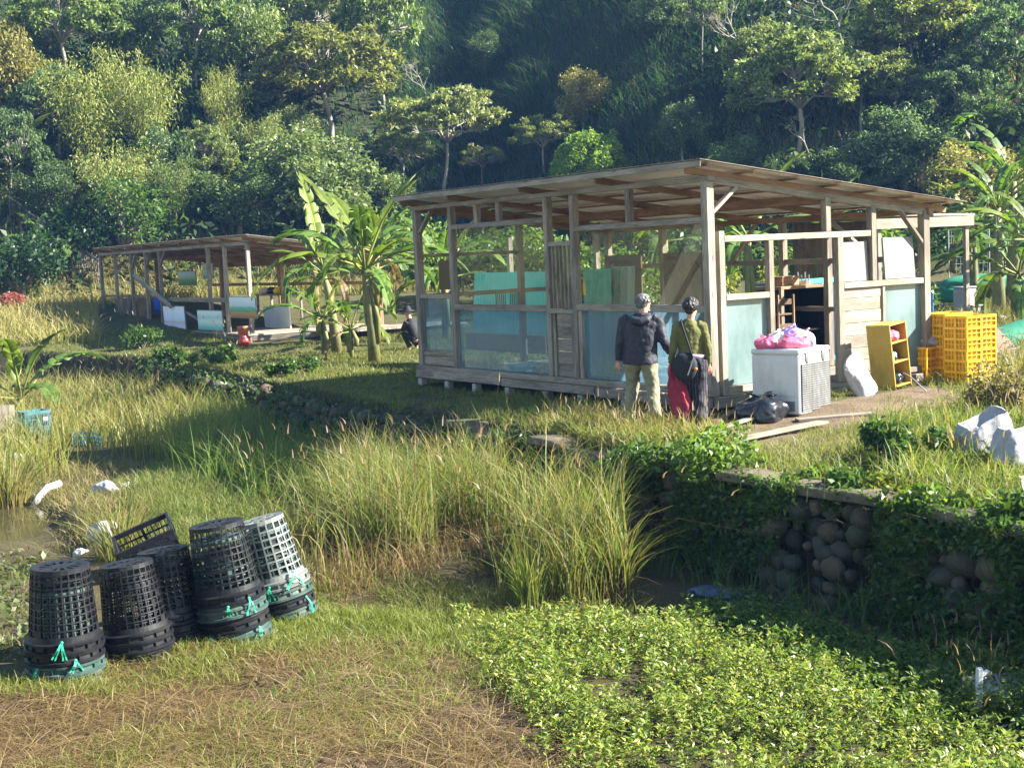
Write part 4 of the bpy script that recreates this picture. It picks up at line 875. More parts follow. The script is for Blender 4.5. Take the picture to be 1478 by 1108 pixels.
# --- a third person, crouched in the shade behind the banana plant
cp_ = D(598, 466, 36); cz_ = gz(cp_.x, cp_.y)
cr = thing('person', 'person in dark clothes crouching half hidden between the banana plant and the hut corner', 'person', (cp_.x, cp_.y, cz_), .9)
mb = MB(); hc_ = V3(0, .22, .98); hat_, hR_ = head(mb, hc_, .0, 1., -.35)
limb(mb, [(0, .14, .78), (0, .18, .88), hc_], [.06, .055, .055]); limb(mb, [(0, -.1, .22), (0, -.02, .42), (0, .08, .66), (0, .13, .8)], [(.15, .12), (.15, .11), (.17, .11), (.1, .08)], 16)
for e in (-1, 1):
    limb(mb, [(.18*e, .1, .74), (.24*e, .22, .5), (.12*e, .42, .42)], [.05, .04, .026]); hand(mb, (.12*e, .42, .42), (-.2*e, .5, -.4), (0, .3, -1), 1, .7, e)
    limb(mb, [(.1*e, -.08, .24), (.17*e, .3, .46), (.14*e, .06, .07)], [.085, .06, .04]); limb(mb, [(.14*e, .06, .07), (.15*e, .2, .03)], [.04, .028])
remeshed(mb, 'body', M['skin'], cr, .009, 3)
mb = MB(); limb(mb, [(0, -.1, .26), (0, -.02, .42), (0, .08, .66), (0, .13, .8)], [(.18, .15), (.175, .14), (.2, .14), (.12, .1)], 16)
for e in (-1, 1): limb(mb, [(.18*e, .1, .74), (.24*e, .22, .5)], [.07, .055])
remeshed(mb, 'shirt', M['black_cloth'], cr, .014, 4)
mb = MB()
for e in (-1, 1): limb(mb, [(.09*e, -.1, .25), (.17*e, .3, .47), (.14*e, .06, .1)], [.115, .085, .07])
remeshed(mb, 'trousers', M['black_cloth'], cr, .014, 4)
mb = MB(); mb.lathe([(.0, .13), (.07, .12), (.095, .06), (.10, .03), (.21, -.01), (.205, -.02), (.1, .015)], 18, tuple(hc_+V3(0, 0, .03))); mb.build('hat', M['black_cloth'], cr, smooth=True)
# ------------------------------------------------------------------ the far open hut on the left
A2 = G(364, 500); A2z = gz(A2.x, A2.y)
L2 = thing('timber_hut', 'smaller far timber hut, open on all sides, with paintings hanging on its front rail', 'hut', (A2.x, A2.y, A2z), HT)
L2m = Matrix.Translation((A2.x, A2.y, A2z)) @ Matrix.Rotation(HT, 4, 'Z')
def p2(x0):                                           # pixel -> (y, z) on the far hut plane x = x0
    o = np.array(L2m @ Vector((x0, 0, 0))); n = np.array([D2[0], D2[1], 0])
    def f(px, py):
        v = ray(px, py); P = _C+v*((o-_C) @ n)/(v @ n); return float((P[:2]-o[:2]) @ D1), float(P[2]-A2z)
    return f
F2 = p2(0)
def b2(name, p0, p1, w, h, mat='wood', up=(0, 0, 1), bevel=.006): return bm1(name, p0, p1, w, h, mat, L2, up, bevel)
YL = F2(148, 430)[0]; ZT = 2.78
def rz2(x): return ZT+.22-.13*x
fy = [F2(px, 430)[0] for px in (361, 328, 304, 234, 214, 193, 170, 149)]
for i, y in enumerate(fy): b2('post', (0, y, .22), (0, y, ZT-.02), .11, .11, 'wood', (0, 1, 0))
for x in (2.1, 4.2):
    for y in (0, fy[2]*.8, fy[3], YL): b2('post', (x, y, .22), (x, y, rz2(x)-.2), .11, .11, 'wood_warm', (0, 1, 0))
mb = MB()
for i in range(int(YL/.3)+1): mb.box((2.1, i*.3, .2), (4.5, .285, .05))
part('floor_deck', mb, 'wood_pale', L2)
mb = MB()
for i in range(15): mb.box((1.8+i*.3, -.95, .19), (.285, 1.7, .05))
part('floor_deck', mb, 'wood_pale', L2)
b2('base_beam', (-.06, -.1, .1), (-.06, YL+.1, .1), .06, .16); b2('base_beam', (-.1, -.05, .1), (6.2, -1.8, .1), .06, .14)
for y in np.linspace(0, YL, 7): mb = MB(); mb.box((0, float(y), .0), (.16, .16, .2)); part('foundation_block', mb, 'concrete', L2, .012)
b2('head_beam', (0, -.1, ZT+.03), (0, YL+.1, ZT+.03), .1, .1); b2('head_beam', (4.2, -.1, rz2(4.2)-.17), (4.2, YL+.1, rz2(4.2)-.17), .1, .1, 'wood_warm'); b2('head_beam', (2.1, -.1, rz2(2.1)-.17), (2.1, YL+.1, rz2(2.1)-.17), .1, .1, 'wood_warm')
for y in np.linspace(-.1, YL+.05, 9): b2('rafter', (-.16, float(y), rz2(-.16)-.07), (5.2, float(y), rz2(5.2)-.07), .06, .1, 'wood_warm')
for x in np.linspace(-.12, 5., 6): b2('purlin', (x, -.35, rz2(x)-.01), (x, YL+.15, rz2(x)-.01), .07, .035, 'wood_warm')
corrugated(-.18, 5.2, -.45, YL+.18, rz2, .12, dz=.028).build('roof_sheet', M['roof_rust'], L2, solid=.01)
corrugated(-.16, 5.18, -.43, YL+.16, rz2, .2, .006, dz=.012).build('ceiling_sheet', M['roof_under'], L2)
# rails, braces
ya, za = F2(304, 432); yb, zb = F2(234, 433)
b2('rail', (-.01, 0.05, (za+zb)/2), (-.01, yb, (za+zb)/2), .07, .13, 'wood_pale'); b2('rail', (-.01, fy[2], F2(300, 492)[1]), (-.01, yb-.3, F2(300, 492)[1]), .07, .16, 'wood_pale')
b2('rail', (.0, fy[4], F2(214, 427)[1]), (0, YL, F2(150, 427)[1]), .06, .08)
for y in (fy[5], fy[4]): b2('brace', (0, y, ZT-.55), (0, y-.55, ZT-.02), .05, .09, 'wood', (1, 0, 0))
b2('brace', (0, fy[3], ZT-.5), (0, fy[3]-.6, ZT-.02), .05, .09, 'wood', (1, 0, 0)); b2('brace', (.0, fy[2]-.2, .3), (.0, yb-.35, (za+zb)/2), .05, .1, 'wood', (1, 0, 0))
for z in (1.5, 2.2): b2('rail', (4.2, .1, z), (4.2, YL-.1, z), .06, .1, 'wood_warm')
for y0, y1 in ((fy[7], fy[6]), (fy[6], fy[5]), (fy[5], fy[4])):
    mb = MB()
    if y0 == fy[7]: mb.box((.02, (y0+y1)/2, .95), (.006, abs(y0-y1)-.12, 1.25), col=(1, 1, 1)); part('window_pane', mb, 'glass_clear', L2, 0)
    else: mb.box((.03, (y0+y1)/2, .75), (.03, abs(y0-y1)*.62, .9)); part('plank_panel', mb, 'wood_dark', L2, 0)
for i in range(4): mb = MB(); yy = fy[6]-.25-i*.42; mb.beam((-.1, yy, .25), (-.1, yy-.03, 1.15+.2*(i % 2)), .1, .04, (0, 1, 0)); part('short_post', mb, 'wood', L2)
# paintings and boards hanging on the front
def pic(name, label, pa, pb, x0, mat, cat='painting', legs=False):
    f = p2(x0); y1, z1 = f(*pa); y0, z0 = f(*pb); w_, h_ = abs(y1-y0), abs(z1-z0); mb = MB(); mb.box((0, 0, 0), (.03, w_, h_), col=(1, 1, 1))
    fr = MB(); fr.add([(-.018, w_/2-.02, -h_/2+.02), (-.018, -w_/2+.02, -h_/2+.02), (-.018, -w_/2+.02, h_/2-.02), (-.018, w_/2-.02, h_/2-.02)], [(0, 1, 2, 3)], uvs=[[(0, 0), (1, 0), (1, 1), (0, 1)]])
    o = mb.build(name, M['white_board'], None, L2m @ Vector((x0, (y0+y1)/2, (z0+z1)/2)), (0, -.03, HT)); tag(o, label, cat)
    if mat: fr.build('canvas', M[mat], o)
    return o
pic('painting', 'pale blue and lilac painting, leftmost of those on the front rail of the far hut', (236, 441), (269, 481), -.10, 'pic_sail')
pic('painting', 'washed teal and white painting in the middle of the front rail of the far hut', (285, 447), (323, 478), -.10, 'pic_teal')
pic('painting', 'landscape painting of a brown shore and green treeline, highest on the far hut front', (331, 428), (371, 460), -.12, 'pic_shore')
pic('painting', 'dim green landscape painting hanging inside the far hut', (257, 392), (284, 412), 3.6, 'pic_wood')
pic('painting', 'dim blue green painting with a dark lower half inside the far hut', (292, 380), (309, 402), 3.4, 'pic_teal')
pic('blank_board', 'blank pale grey board standing on the deck at the open end of the far hut', (381, 442), (420, 476), 1.9, None, 'board').data.materials[0] = M['white_paint']
qa = F2(204, 398); qb = F2(257, 441); c = Vector((-.25, (qa[0]+qb[0])/2, (qa[1]+qb[1])/2)); mb = MB(); mb.beam(Vector((-.25, *qa))-c, Vector((-.25, *qb))-c, .16, .10, (1, 0, .45), col=(1, 1, 1))
o = mb.build('slanting_panel', M['wood_pale'], None, L2m @ c, (0, 0, HT), bevel=.01); tag(o, 'slanting pale panel propped diagonally across the corner posts of the far hut', 'panel')
# blue chair, shelf with things, table and stools
def l2_thing(name, label, cat, px, py, x0, rz=0):
    y, z = p2(x0)(px, py); v = L2m @ Vector((x0, y, .23)); return thing(name, label, cat, v, HT+rz)
ch = l2_thing('plastic_chair', 'bright blue plastic chair inside the far hut, left of the hanging paintings', 'chair', 226, 470, .9, 2.2)
mb = MB(); mb.box((0, 0, .43), (.44, .44, .03), col=(1, 1, 1)); mb.build('seat', M['blue_plastic'], ch, bevel=.02)
mb = MB(); mb.loft([[(x, -.2-.05*t-.05*(1-(x/.22)**2), .46+.48*t) for x in np.linspace(-.22, .22, 9)] for t in np.linspace(0, 1, 6)], cap=False, closed=False); mb.build('backrest', M['blue_plastic'], ch, smooth=True, solid=.02)
for sx in (-1, 1):
    for sy in (-1, 1): mb = MB(); mb.beam((sx*.18, sy*.18, .43), (sx*.23, sy*.24, 0), .04, .03); mb.build('leg', M['blue_plastic'], ch)
tb2 = l2_thing('side_table', 'long timber bench table under the roof end of the far hut, with bags on it', 'table', 405, 472, 3.4)
mb = MB(); mb.box((0, 0, .95), (.6, 2.6, .05)); part('table_top', mb, 'wood_pale', tb2)
for sx in (-.25, .25):
    for sy in (-1.2, 1.2): bm1('leg', (sx, sy, 0), (sx, sy, .93), .07, .07, 'wood', tb2, (0, 1, 0))
for i, (px, mt, lab) in enumerate(((384, 'bag_palepink', 'pale pink bundle on the bench table of the far hut'), (393, 'bag_black', 'black bundle next to the pale pink one on the far bench table'), (402, 'yellow', 'yellow bundle in the middle of the far bench table'), (412, 'bag_black', 'dark bundle at the right end of the far bench table'))):
    y, z = p2(3.4)(px, 425); v = L2m @ Vector((3.4, y, 1.21)); bag('cloth_bundle', lab, 'bundle', v, (.17, .16, .13), mt, 70+i, False)
st = l2_thing('metal_stool', 'thin legged metal stool on the deck behind the banana plant', 'stool', 447, 478, 2.6)
mb = MB(); mb.lathe([(0, .44), (.17, .44), (.175, .46), (.16, .475), (0, .475)], 16); mb.build('seat', M['metal'], st, smooth=False)
for k in range(4): a = k*PI/2+.4; mb = MB(); mb.tube([(.13*math.cos(a), .13*math.sin(a), .45), (.2*math.cos(a), .2*math.sin(a), 0)], .012, 6); mb.build('leg', M['metal'], st)
# clay pots by the deck edge
for px, py, prof, mt, lab in ((353, 512, [(0, 0), (.10, 0), (.17, .1), (.16, .2), (.09, .27), (.10, .3), (.08, .3), (.06, .2)], 'red_glaze', 'squat glazed dark red jar on the ground by the far hut deck'), (352, 499, [(0, 0), (.1, 0), (.125, .05), (.15, .42), (.165, .43), (.165, .48), (.14, .48), (.12, .4)], 'terracotta', 'tall terracotta pot standing behind the glazed red jar')):
    p = D(px, py, 39.6 if mt == 'red_glaze' else 40.2); mb = MB(); mb.lathe(prof, 18); o = mb.build('clay_pot', M[mt], None, (p.x, p.y, gz(p.x, p.y)+(.0 if mt == 'red_glaze' else .02)), smooth=True, solid=.01); tag(o, lab, 'pot')
# netted garden fence at the far left
fe = thing('garden_fence', 'low netted garden fence of thin poles at the foot of the wooded slope', 'fence', (0, 0, 0)); a = D(24, 436, 58); b = D(150, 428, 56); n = 9
mb = MB(); pts = []
for i in range(n+1):
    p = a.lerp(b, i/n); g = gz(p.x, p.y); pts.append(Vector((p.x, p.y, g+1.15+.05*math.sin(i*2.1)))); m_ = MB(); m_.tube([(p.x, p.y, g-.1), (p.x+.02, p.y, g+1.2)], .03, 6); m_.build('pole', M['bark'], fe)
m_ = MB(); m_.tube(pts, .035, 6); m_.build('top_rail', M['bark_pale'], fe)
m_ = MB()
for i in range(n):
    for k in range(9):
        q = pts[i].lerp(pts[i+1], (k+.5)/9); m_.tube([q, q+V3(random.uniform(-.1, .1), 0, -1.1)], .008, 3, cap=False)
for k in range(5): m_.tube([q-V3(0, 0, .2+.2*k) for q in pts], .008, 3, cap=False)
m_.build('netting', M['bark'], fe)
# ------------------------------------------------------------------ stacks of big nursery baskets
def basket_parts(mat, rt=.235, rb=.292, h=.68, nx=26, rows=9, big=False):
    """an upturned lattice basket: closed end on top, flanged mouth below"""
    g = MB(); zr = .135
    def R(z): return rb+(rt-rb)*(z/h)
    def P(a, z): return (R(z)*math.cos(a), R(z)*math.sin(a), z)
    zs = np.linspace(zr, h-.03, rows+1)
    bw = .22 if not big else .24
    for j in range(rows):
        z0, z1 = zs[j], zs[j+1]; hz = (z1-z0)
        for i in range(nx):
            a0, a1 = 2*PI*i/nx, 2*PI*(i+1)/nx; da = a1-a0
            solid = (not big) and (i % 9 == 0) and j in (0, 4)
            if solid: g.add([P(a0, z0), P(a1, z0), P(a1, z1), P(a0, z1)], [(0, 1, 2, 3)]); continue
            k = bw*(.75 if not big else .8); b0, b1 = a0+da*k*.5, a1-da*k*.5; c0, c1 = z0+hz*bw*.42, z1-hz*bw*.42
            v = [P(a0, z0), P(a1, z0), P(a1, z1), P(a0, z1), P(b0, c0), P(b1, c0), P(b1, c1), P(b0, c1)]
            g.add(v, [(0, 1, 5, 4), (1, 2, 6, 5), (2, 3, 7, 6), (3, 0, 4, 7)])
    for i in range(nx):
        a0, a1 = 2*PI*i/nx, 2*PI*(i+1)/nx
        g.add([P(a0, h-.03), P(a1, h-.03), P(a1, h), P(a0, h)], [(0, 1, 2, 3)])
        r0, r1, r2 = R(h), R(h)*.72, R(h)*.35
        q = lambda a, r: (r*math.cos(a), r*math.sin(a), h-.006)
        g.add([P(a0, h), P(a1, h), q(a1, r1), q(a0, r1)], [(0, 1, 2, 3)])
        if i % 2: g.add([q(a0, r1), q(a1, r1), q(a1, r2), q(a0, r2)], [(0, 1, 2, 3)])
        g.add([q(a0, r2), q(a1, r2), q(a1, .01), q(a0, .01)], [(0, 1, 2, 3)])
    body = g.mesh('basket_body', M[mat])
    rim = MB(); rim.lathe([(rb-.012, .0), (rb+.030, .0), (rb+.032, .02), (rb+.004, .03), (rb+.002, .062), (rb+.022, .066), (rb+.024, .084), (rb-.004, .094), (rb-.010, .136), (rb-.022, .136), (rb-.014, .05)], 44, cap=False)
    for i in range(16): a = 2*PI*i/16; rim.box(((rb+.012)*math.cos(a), (rb+.012)*math.sin(a), .048), (.02, .012, .034), Euler((0, 0, a)), (1, 1, 1))
    return body, rim.mesh('basket_rim', M[mat])
BK = {k: basket_parts(*v) for k, v in {'black': ('black_plastic',), 'green': ('green_plastic',), 'grey': ('grey_plastic', .235, .292, .68, 20, 7, True)}.items()}
POSN = ['bottom', 'second lowest', 'middle', 'second highest', 'top']
def tape(loc, s, rz, label, r0):
    mb = MB(); r_ = np.random.default_rng(r0)
    for q in range(4):
        a = r_.uniform(-.55, .55); d = Vector((math.sin(a), -.25, -math.cos(a)*.9)); sd = Vector((.8, .1, r_.uniform(-.3, .3)))
        pts = [Vector((0, 0, 0))+d*s*t+Vector((0, -.02*math.sin(t*5), .05*t*t*s)) for t in np.linspace(0, 1, 6)]
        mb.loft([[p-sd*.008, p+sd*.008] for p in pts], cap=False, closed=False)
    mb.ell((0, 0, 0), (.014, .010, .012)); o = mb.build('tie_tape', M['mint_tape'], None, loc, (0, 0, rz), solid=.002); return tag(o, label, 'tape', 'mint green ties on the basket stacks')
def basket_stack(px, py, desc, kinds, tilt, step=.095, s=1.0, tapes=()):
    p = G(px, py, .05); z0 = gz(p.x, p.y)-.02; Rm = Euler((tilt[0], tilt[1], 0)).to_matrix(); n = len(kinds)
    for i, kd in enumerate(kinds):
        o = p.copy(); o.z = z0; o += Rm @ Vector((0, 0, step*s*i+.002*i))
        t = thing('nursery_basket', '%s %s lattice basket of the %s' % (POSN[i] if i < n-1 else 'top', {'black': 'black', 'green': 'dull green', 'grey': 'wide meshed grey'}[kd], desc), 'basket', o, rot=tuple((Euler((tilt[0]+random.uniform(-.015, .015), tilt[1]+random.uniform(-.015, .015), 0)).to_matrix() @ Matrix.Rotation(random.uniform(0, 6), 3, 'Z')).to_euler()), group='upturned baskets stacked at the marsh edge'); t.scale = (s, s, s)
        b = link('basket_body', BK[kd][0], t); md = b.modifiers.new('t', 'SOLIDIFY'); md.thickness = .009
        link('basket_rim', BK[kd][1], t)
    for k, (a, z, sz) in enumerate(tapes):
        q = p.copy(); q.z = z0; q += Rm @ Vector((.325*s*math.sin(a), -.325*s*math.cos(a), z)); tape(q, sz, a, 'mint green tie number %s on the %s' % (['one', 'two', 'three'][k], desc) if False else '%s mint green tie fluttering on the %s' % (['upper', 'lower', 'side'][k], desc), int(px)+k)
basket_stack(97, 980, 'foremost stack at the far left', ['green', 'green', 'black', 'black'], (0, 0), .088, 1.0, ((.25, .38, .17), (.55, .22, .12), (-.45, .16, .13)))
basket_stack(203, 952, 'second stack from the left, beside the foremost one', ['black', 'black', 'black'], (-.03, -.10), .085, .97)
basket_stack(256, 930, 'dark stack half hidden between its taller neighbours', ['black', 'black', 'black'], (-.05, -.10), .10, .95)
basket_stack(343, 926, 'tall leaning stack, second from the right', ['green', 'black', 'green', 'black'], (0, -.13), .12, 1.02, ((.75, .40, .17), (.15, .37, .10), (.9, .12, .1)))
basket_stack(413, 893, 'pale topped leaning stack at the reeds', ['green', 'black', 'green', 'grey'], (-.02, -.20), .10, .98, ((.75, .44, .2), (-.05, .36, .15), (1.0, .17, .2)))
p = G(306, 938, .06); tape((p.x, p.y, gz(p.x, p.y)+.08), .16, .3, 'loose mint green tie lying on the grass in front of the tall basket stack', 5)
# flat dark crate tipped behind the stacks
dcm = crate_mesh(.62, .42, .28, 'black_plastic', 6, 3, name='dark_crate'); p = G(188, 850, .05)
o = link('dark_crate', dcm); o.location = (p.x-.1, p.y+.3, gz(p.x, p.y)+.10); o.rotation_euler = (.30, -.36, .25); tag(o, 'tipped black lattice crate lying behind the left basket stacks', 'crate')
# teal crates at the left edge
tcm = crate_mesh(.52, .40, .33, 'teal_crate', 7, 5)
p = G(48, 646, .1); zb = gz(p.x, p.y)
for i, (dx, dy, dz, rz, rt, lab) in enumerate(((0, 0, .02, .75, (0, 0), 'lower teal lattice crate on the weedy bank at the left edge, carrying another'), (-.02, -.02, .36, .72, (0, 0), 'upper teal lattice crate of the pair at the left edge'), (.82, .15, .0, .3, (.1, .1), 'low teal lattice crate lying alone to the right of the stacked pair'))):
    o = link('lattice_crate', tcm); o.location = (p.x+dx-.1, p.y+dy, zb+dz); o.rotation_euler = (rt[0], rt[1], rz); tag(o, lab, 'crate', 'teal crates at the left edge')
    if i == 2: o.scale = (1, 1, .55)
mb = MB(); mb.box((0, 0, .19), (.09, .008, .07), col=(1, 1, 1)); o = mb.build('paper_label', M['white_paint'], None, (p.x+.28, p.y-.02, zb+.36), (0, 0, .72)); tag(o, 'small blank white label on the upper teal crate', 'label')
p = G(6, 640, .1); mb = MB()
for i in range(5): mb.box((-.24+i*.12, 0, .42), (.11, .02, .9)); 
mb.box((0, .03, .2), (.6, .03, .08)); mb.box((0, .03, .7), (.6, .03, .08)); o = mb.build('plank_board', M['wood_pale'], None, (p.x-.1, p.y, gz(p.x, p.y)-.05), (-.08, .05, .3)); tag(o, 'pale upright plank panel at the very left edge beside the teal crates', 'panel')
# litter on the marsh bank
for i, (px, py, sz, mt, lab) in enumerate(((153, 716, (.19, .14, .13), 'bag_white', 'white rubbish bag on the bank, left of the smaller one'), (183, 711, (.11, .09, .07), 'bag_grey', 'small greyish rubbish bag right beside the white one on the bank'), (152, 790, (.17, .14, .15), 'bag_white', 'dirty white bag behind the basket stacks near the pond'), (117, 803, (.10, .08, .07), 'bag_grey', 'small pale stone like bag at the pond edge'), (290, 719, (.085, .07, .05), 'bag_blue', 'small pale blue bag on the bright green grass by the reeds'), (25, 668, (.14, .1, .13), 'bag_grey', 'pale bag among the reeds at the left edge'))):
    p = G(px, py, .08); bag('rubbish_bag', lab, 'bag', (p.x, p.y, gz(p.x, p.y)-.01), sz, mt, 90+i, False, crease=.3)
p = G(47, 728, .0); mb = MB(); mb.tube([(0, 0, -.03), (.06, .1, .12), (.16, .25, .24), (.3, .42, .27)], [.055]*4, 10); o = mb.build('drain_pipe', M['concrete'], None, (p.x, p.y, gz(p.x, p.y)), smooth=True); tag(o, 'short grey pipe bending out of the bank into the left pond', 'pipe')
# right: dark blue sheet in the ditch, white sluice post with mossy slab
p = G(1030, 868, .0); bag('plastic_sheet', 'dark blue crumpled plastic sheet in the shade at the foot of the wall', 'sheet', (p.x, p.y, gz(p.x, p.y)-.02), (.26, .12, .07), 'bag_blue', 120, False, rz=-.4, crease=.3)
p = G(1413, 1030, .0); sl_ = thing('sluice_post', 'peeling white post of a small sluice standing in the ditch at the right', 'post', (p.x, p.y, gz(p.x, p.y)-.1), .15)
mb = MB(); mb.box((0, 0, .26), (.045, .04, .60), Euler((0, .03, 0)), (1, 1, 1)); mb.build('upright', M['white_paint'], sl_, bevel=.008); mb = MB(); mb.beam((0, 0, .50), (.09, .02, .52), .035, .03, col=(1, 1, 1)); mb.build('arm', M['white_paint'], sl_, bevel=.006)
p = G(1465, 1012, .0); mb = MB(); mb.box((0, .1, .1), (.62, .4, .28), Euler((.1, .06, .1))); o = mb.build('concrete_slab', M['concrete'], None, (p.x, p.y, gz(p.x, p.y)), (0, 0, .1), bevel=.05); tag(o, 'mossy broken concrete slab in the ditch beside the white post', 'slab')
# ------------------------------------------------------------------ the plot behind the hut on the right
def at(px, d, dz=0.): v = ray(px, 380); P = _C+v*d/v[1]; return Vector((P[0], P[1], gz(P[0], P[1])+dz))
s2 = at(1316, 33); shd = thing('open_shed', 'open shed with a pale fascia board, mostly hidden behind the right end of the hut', 'shed', s2, HT-.1)
zr = float(_C[2]+ray(1385, 312)[2]*33/ray(1385, 312)[1])-s2.z
mb = MB(); mb.box((-.5, .6, zr+.05), (3.0, 3.2, .05), Euler((.0, .02, 0)), (1, 1, 1)); mb.build('roof', M['roof_rust'], shd)
mb = MB(); mb.box((-.5, -1.0, zr-.12), (2.9, .04, .22)); mb.build('fascia', M['wood_pale'], shd)
for x in (-1.8, .8):
    mb = MB(); mb.beam((x, -.9, 0), (x, -.9, zr), .1, .1, (0, 1, 0)); mb.build('post', M['wood'], shd)
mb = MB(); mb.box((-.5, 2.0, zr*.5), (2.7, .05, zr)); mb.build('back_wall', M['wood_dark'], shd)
gt = thing('wire_gate', 'grey welded wire gate panel standing before the bananas at the right', 'gate', at(1398, 45), .25); zg = float(_C[2]+ray(1400, 330)[2]*45/ray(1400, 330)[1])-gt.location.z; h0 = max(.2, zg-1.1)
fr = MB(); fr.tube([(-.7, 0, 0), (-.7, 0, zg), (.75, 0, zg+.08), (.75, 0, 0)], .025, 6); fr.build('frame', M['metal'], gt)
fr = MB()
for i in range(9): fr.tube([(-.6+i*.16, 0, h0-.3), (-.6+i*.16, 0, zg)], .009, 4)
for i in range(5): fr.tube([(-.7, 0, h0+i*.22), (.75, 0, h0+i*.22)], .010, 4)
fr.build('mesh', M['metal'], gt)
for i, (px, d, w_, h_, lab) in enumerate(((1369, 40, .8, .55, 'green netting heaped over a planting bed right of the hut corner'), (1412, 42, 1.3, .7, 'long heap of green netting behind the pale tank'), (1450, 41, .9, .6, 'green netting heap at the right edge under the banana leaves'))):
    o = bagmesh(w_, .5, h_*.5, 200+i, False, .25).build('net_heap', M['green_net'], None, at(px, d, .35), smooth=True); tag(o, lab, 'netting')
p = at(1392, 39); mb = MB(); mb.box((0, 0, .42), (.5, .4, .8), col=(1, 1, 1)); mb.box((0, 0, .84), (.54, .44, .05), col=(1, 1, 1)); o = mb.build('water_tank', M['bag_white'], None, p, (0, 0, .4), bevel=.05); tag(o, 'pale yellowish plastic tank beside the planting beds at the right', 'tank')
p = at(1408, 37.5); mb = MB(); mb.box((0, 0, .2), (.42, .3, .42)); mb.box((0, 0, .43), (.46, .34, .04)); o = mb.build('grey_box', M['concrete'], None, p, (0, 0, .3), bevel=.02); tag(o, 'square grey box standing right of the pale tank', 'box')
st_ = thing('stone_border', 'low row of round field stones edging the planting bed at the right', 'wall', at(1400, 34)); mb = MB()
for i in range(60):
    q = at(1346+i*2.3, 35.5-i*.02, random.uniform(.0, .16))-st_.location; r = random.uniform(.09, .17); g = random.uniform(.8, 1.5); mb.ell(q, (r*1.2, r, r*.85), Euler((random.random(), random.random(), random.random()*3)), 9, 6, (.30*g, .25*g, .2*g))
mb.build('stones', M['stone'], st_, smooth=True)
# turned over green barrow-like boat of netting, and mulch heap behind the crates
p = at(1448, 27); mb = MB(); rings = []
for i in range(9):
    t = i/8; w_ = .38*math.sin(PI*(.1+.8*t))**.6; rings.append([(-.9+1.9*t, w_*math.cos(a), .18+.45*math.sin(a)*(.5+.5*t)*1.0) for a in np.linspace(-.2, PI+.2, 14)])
mb.loft(rings, cap=False, closed=False); o = mb.build('green_cover', M['green_net'], None, p, (.0, -.12, .25), smooth=True, solid=.02); tag(o, 'arched green netting cover in the grass at the right edge', 'cover')
p = D(1392, 466, 24.5); o = None
mb = MB(); r_ = np.random.default_rng(5)
z0 = gz(p.x, p.y); mb.ell((0, 0, 0), (.78, .6, 1.30), None, 20, 12)
hp_ = thing('stalk_heap', 'brown heap of cut dry stalks behind the tall yellow crates', 'heap', (p.x, p.y, z0)); zt = p.z-z0; mb = MB(); mb.lathe([(.9, 0), (.75, zt*.6), (.5, zt*.93), (.2, zt*1.05), (.02, zt*1.08)], 16); mb.build('core', M['wood_dark'], hp_, smooth=True); mb = MB()
for i in range(900):
    a = r_.uniform(0, 6.28); q = r_.uniform(0, 1); r0 = .86*(1-q**1.6*.8); c = Vector((r0*math.cos(a), r0*math.sin(a), zt*(.1+.98*q))); d = Vector((r_.normal(), r_.normal(), r_.normal()*.35)).normalized()*r_.uniform(.08, .25); mb.tube([c-d, c+d*.3+V3(0, 0, .03), c+d], .006, 3, (r_.uniform(.5, 1.6),)*3, cap=False)
mb.build('stalks', M['wood_pale'], hp_)
p = D(1163, 400, 27.5); b_ = thing('metal_bin', 'teal framed pale blue panel bin standing behind the hut, seen through the doorway', 'bin', (p.x, p.y, gz(p.x, p.y)), HT); mb = MB(); mb.box((0, 0, .8), (1.9, .9, 1.5), col=(1, 1, 1)); mb.build('body', M['bag_blue'], b_); mb = MB()
for z in (.06, 1.56): mb.box((0, -.46, z), (2., .05, .09), col=(1, 1, 1))
for x in (-.97, 0, .97): mb.box((x, -.465, .8), (.09, .05, 1.42), col=(1, 1, 1))
mb.build('frame', M['turquoise'], b_)
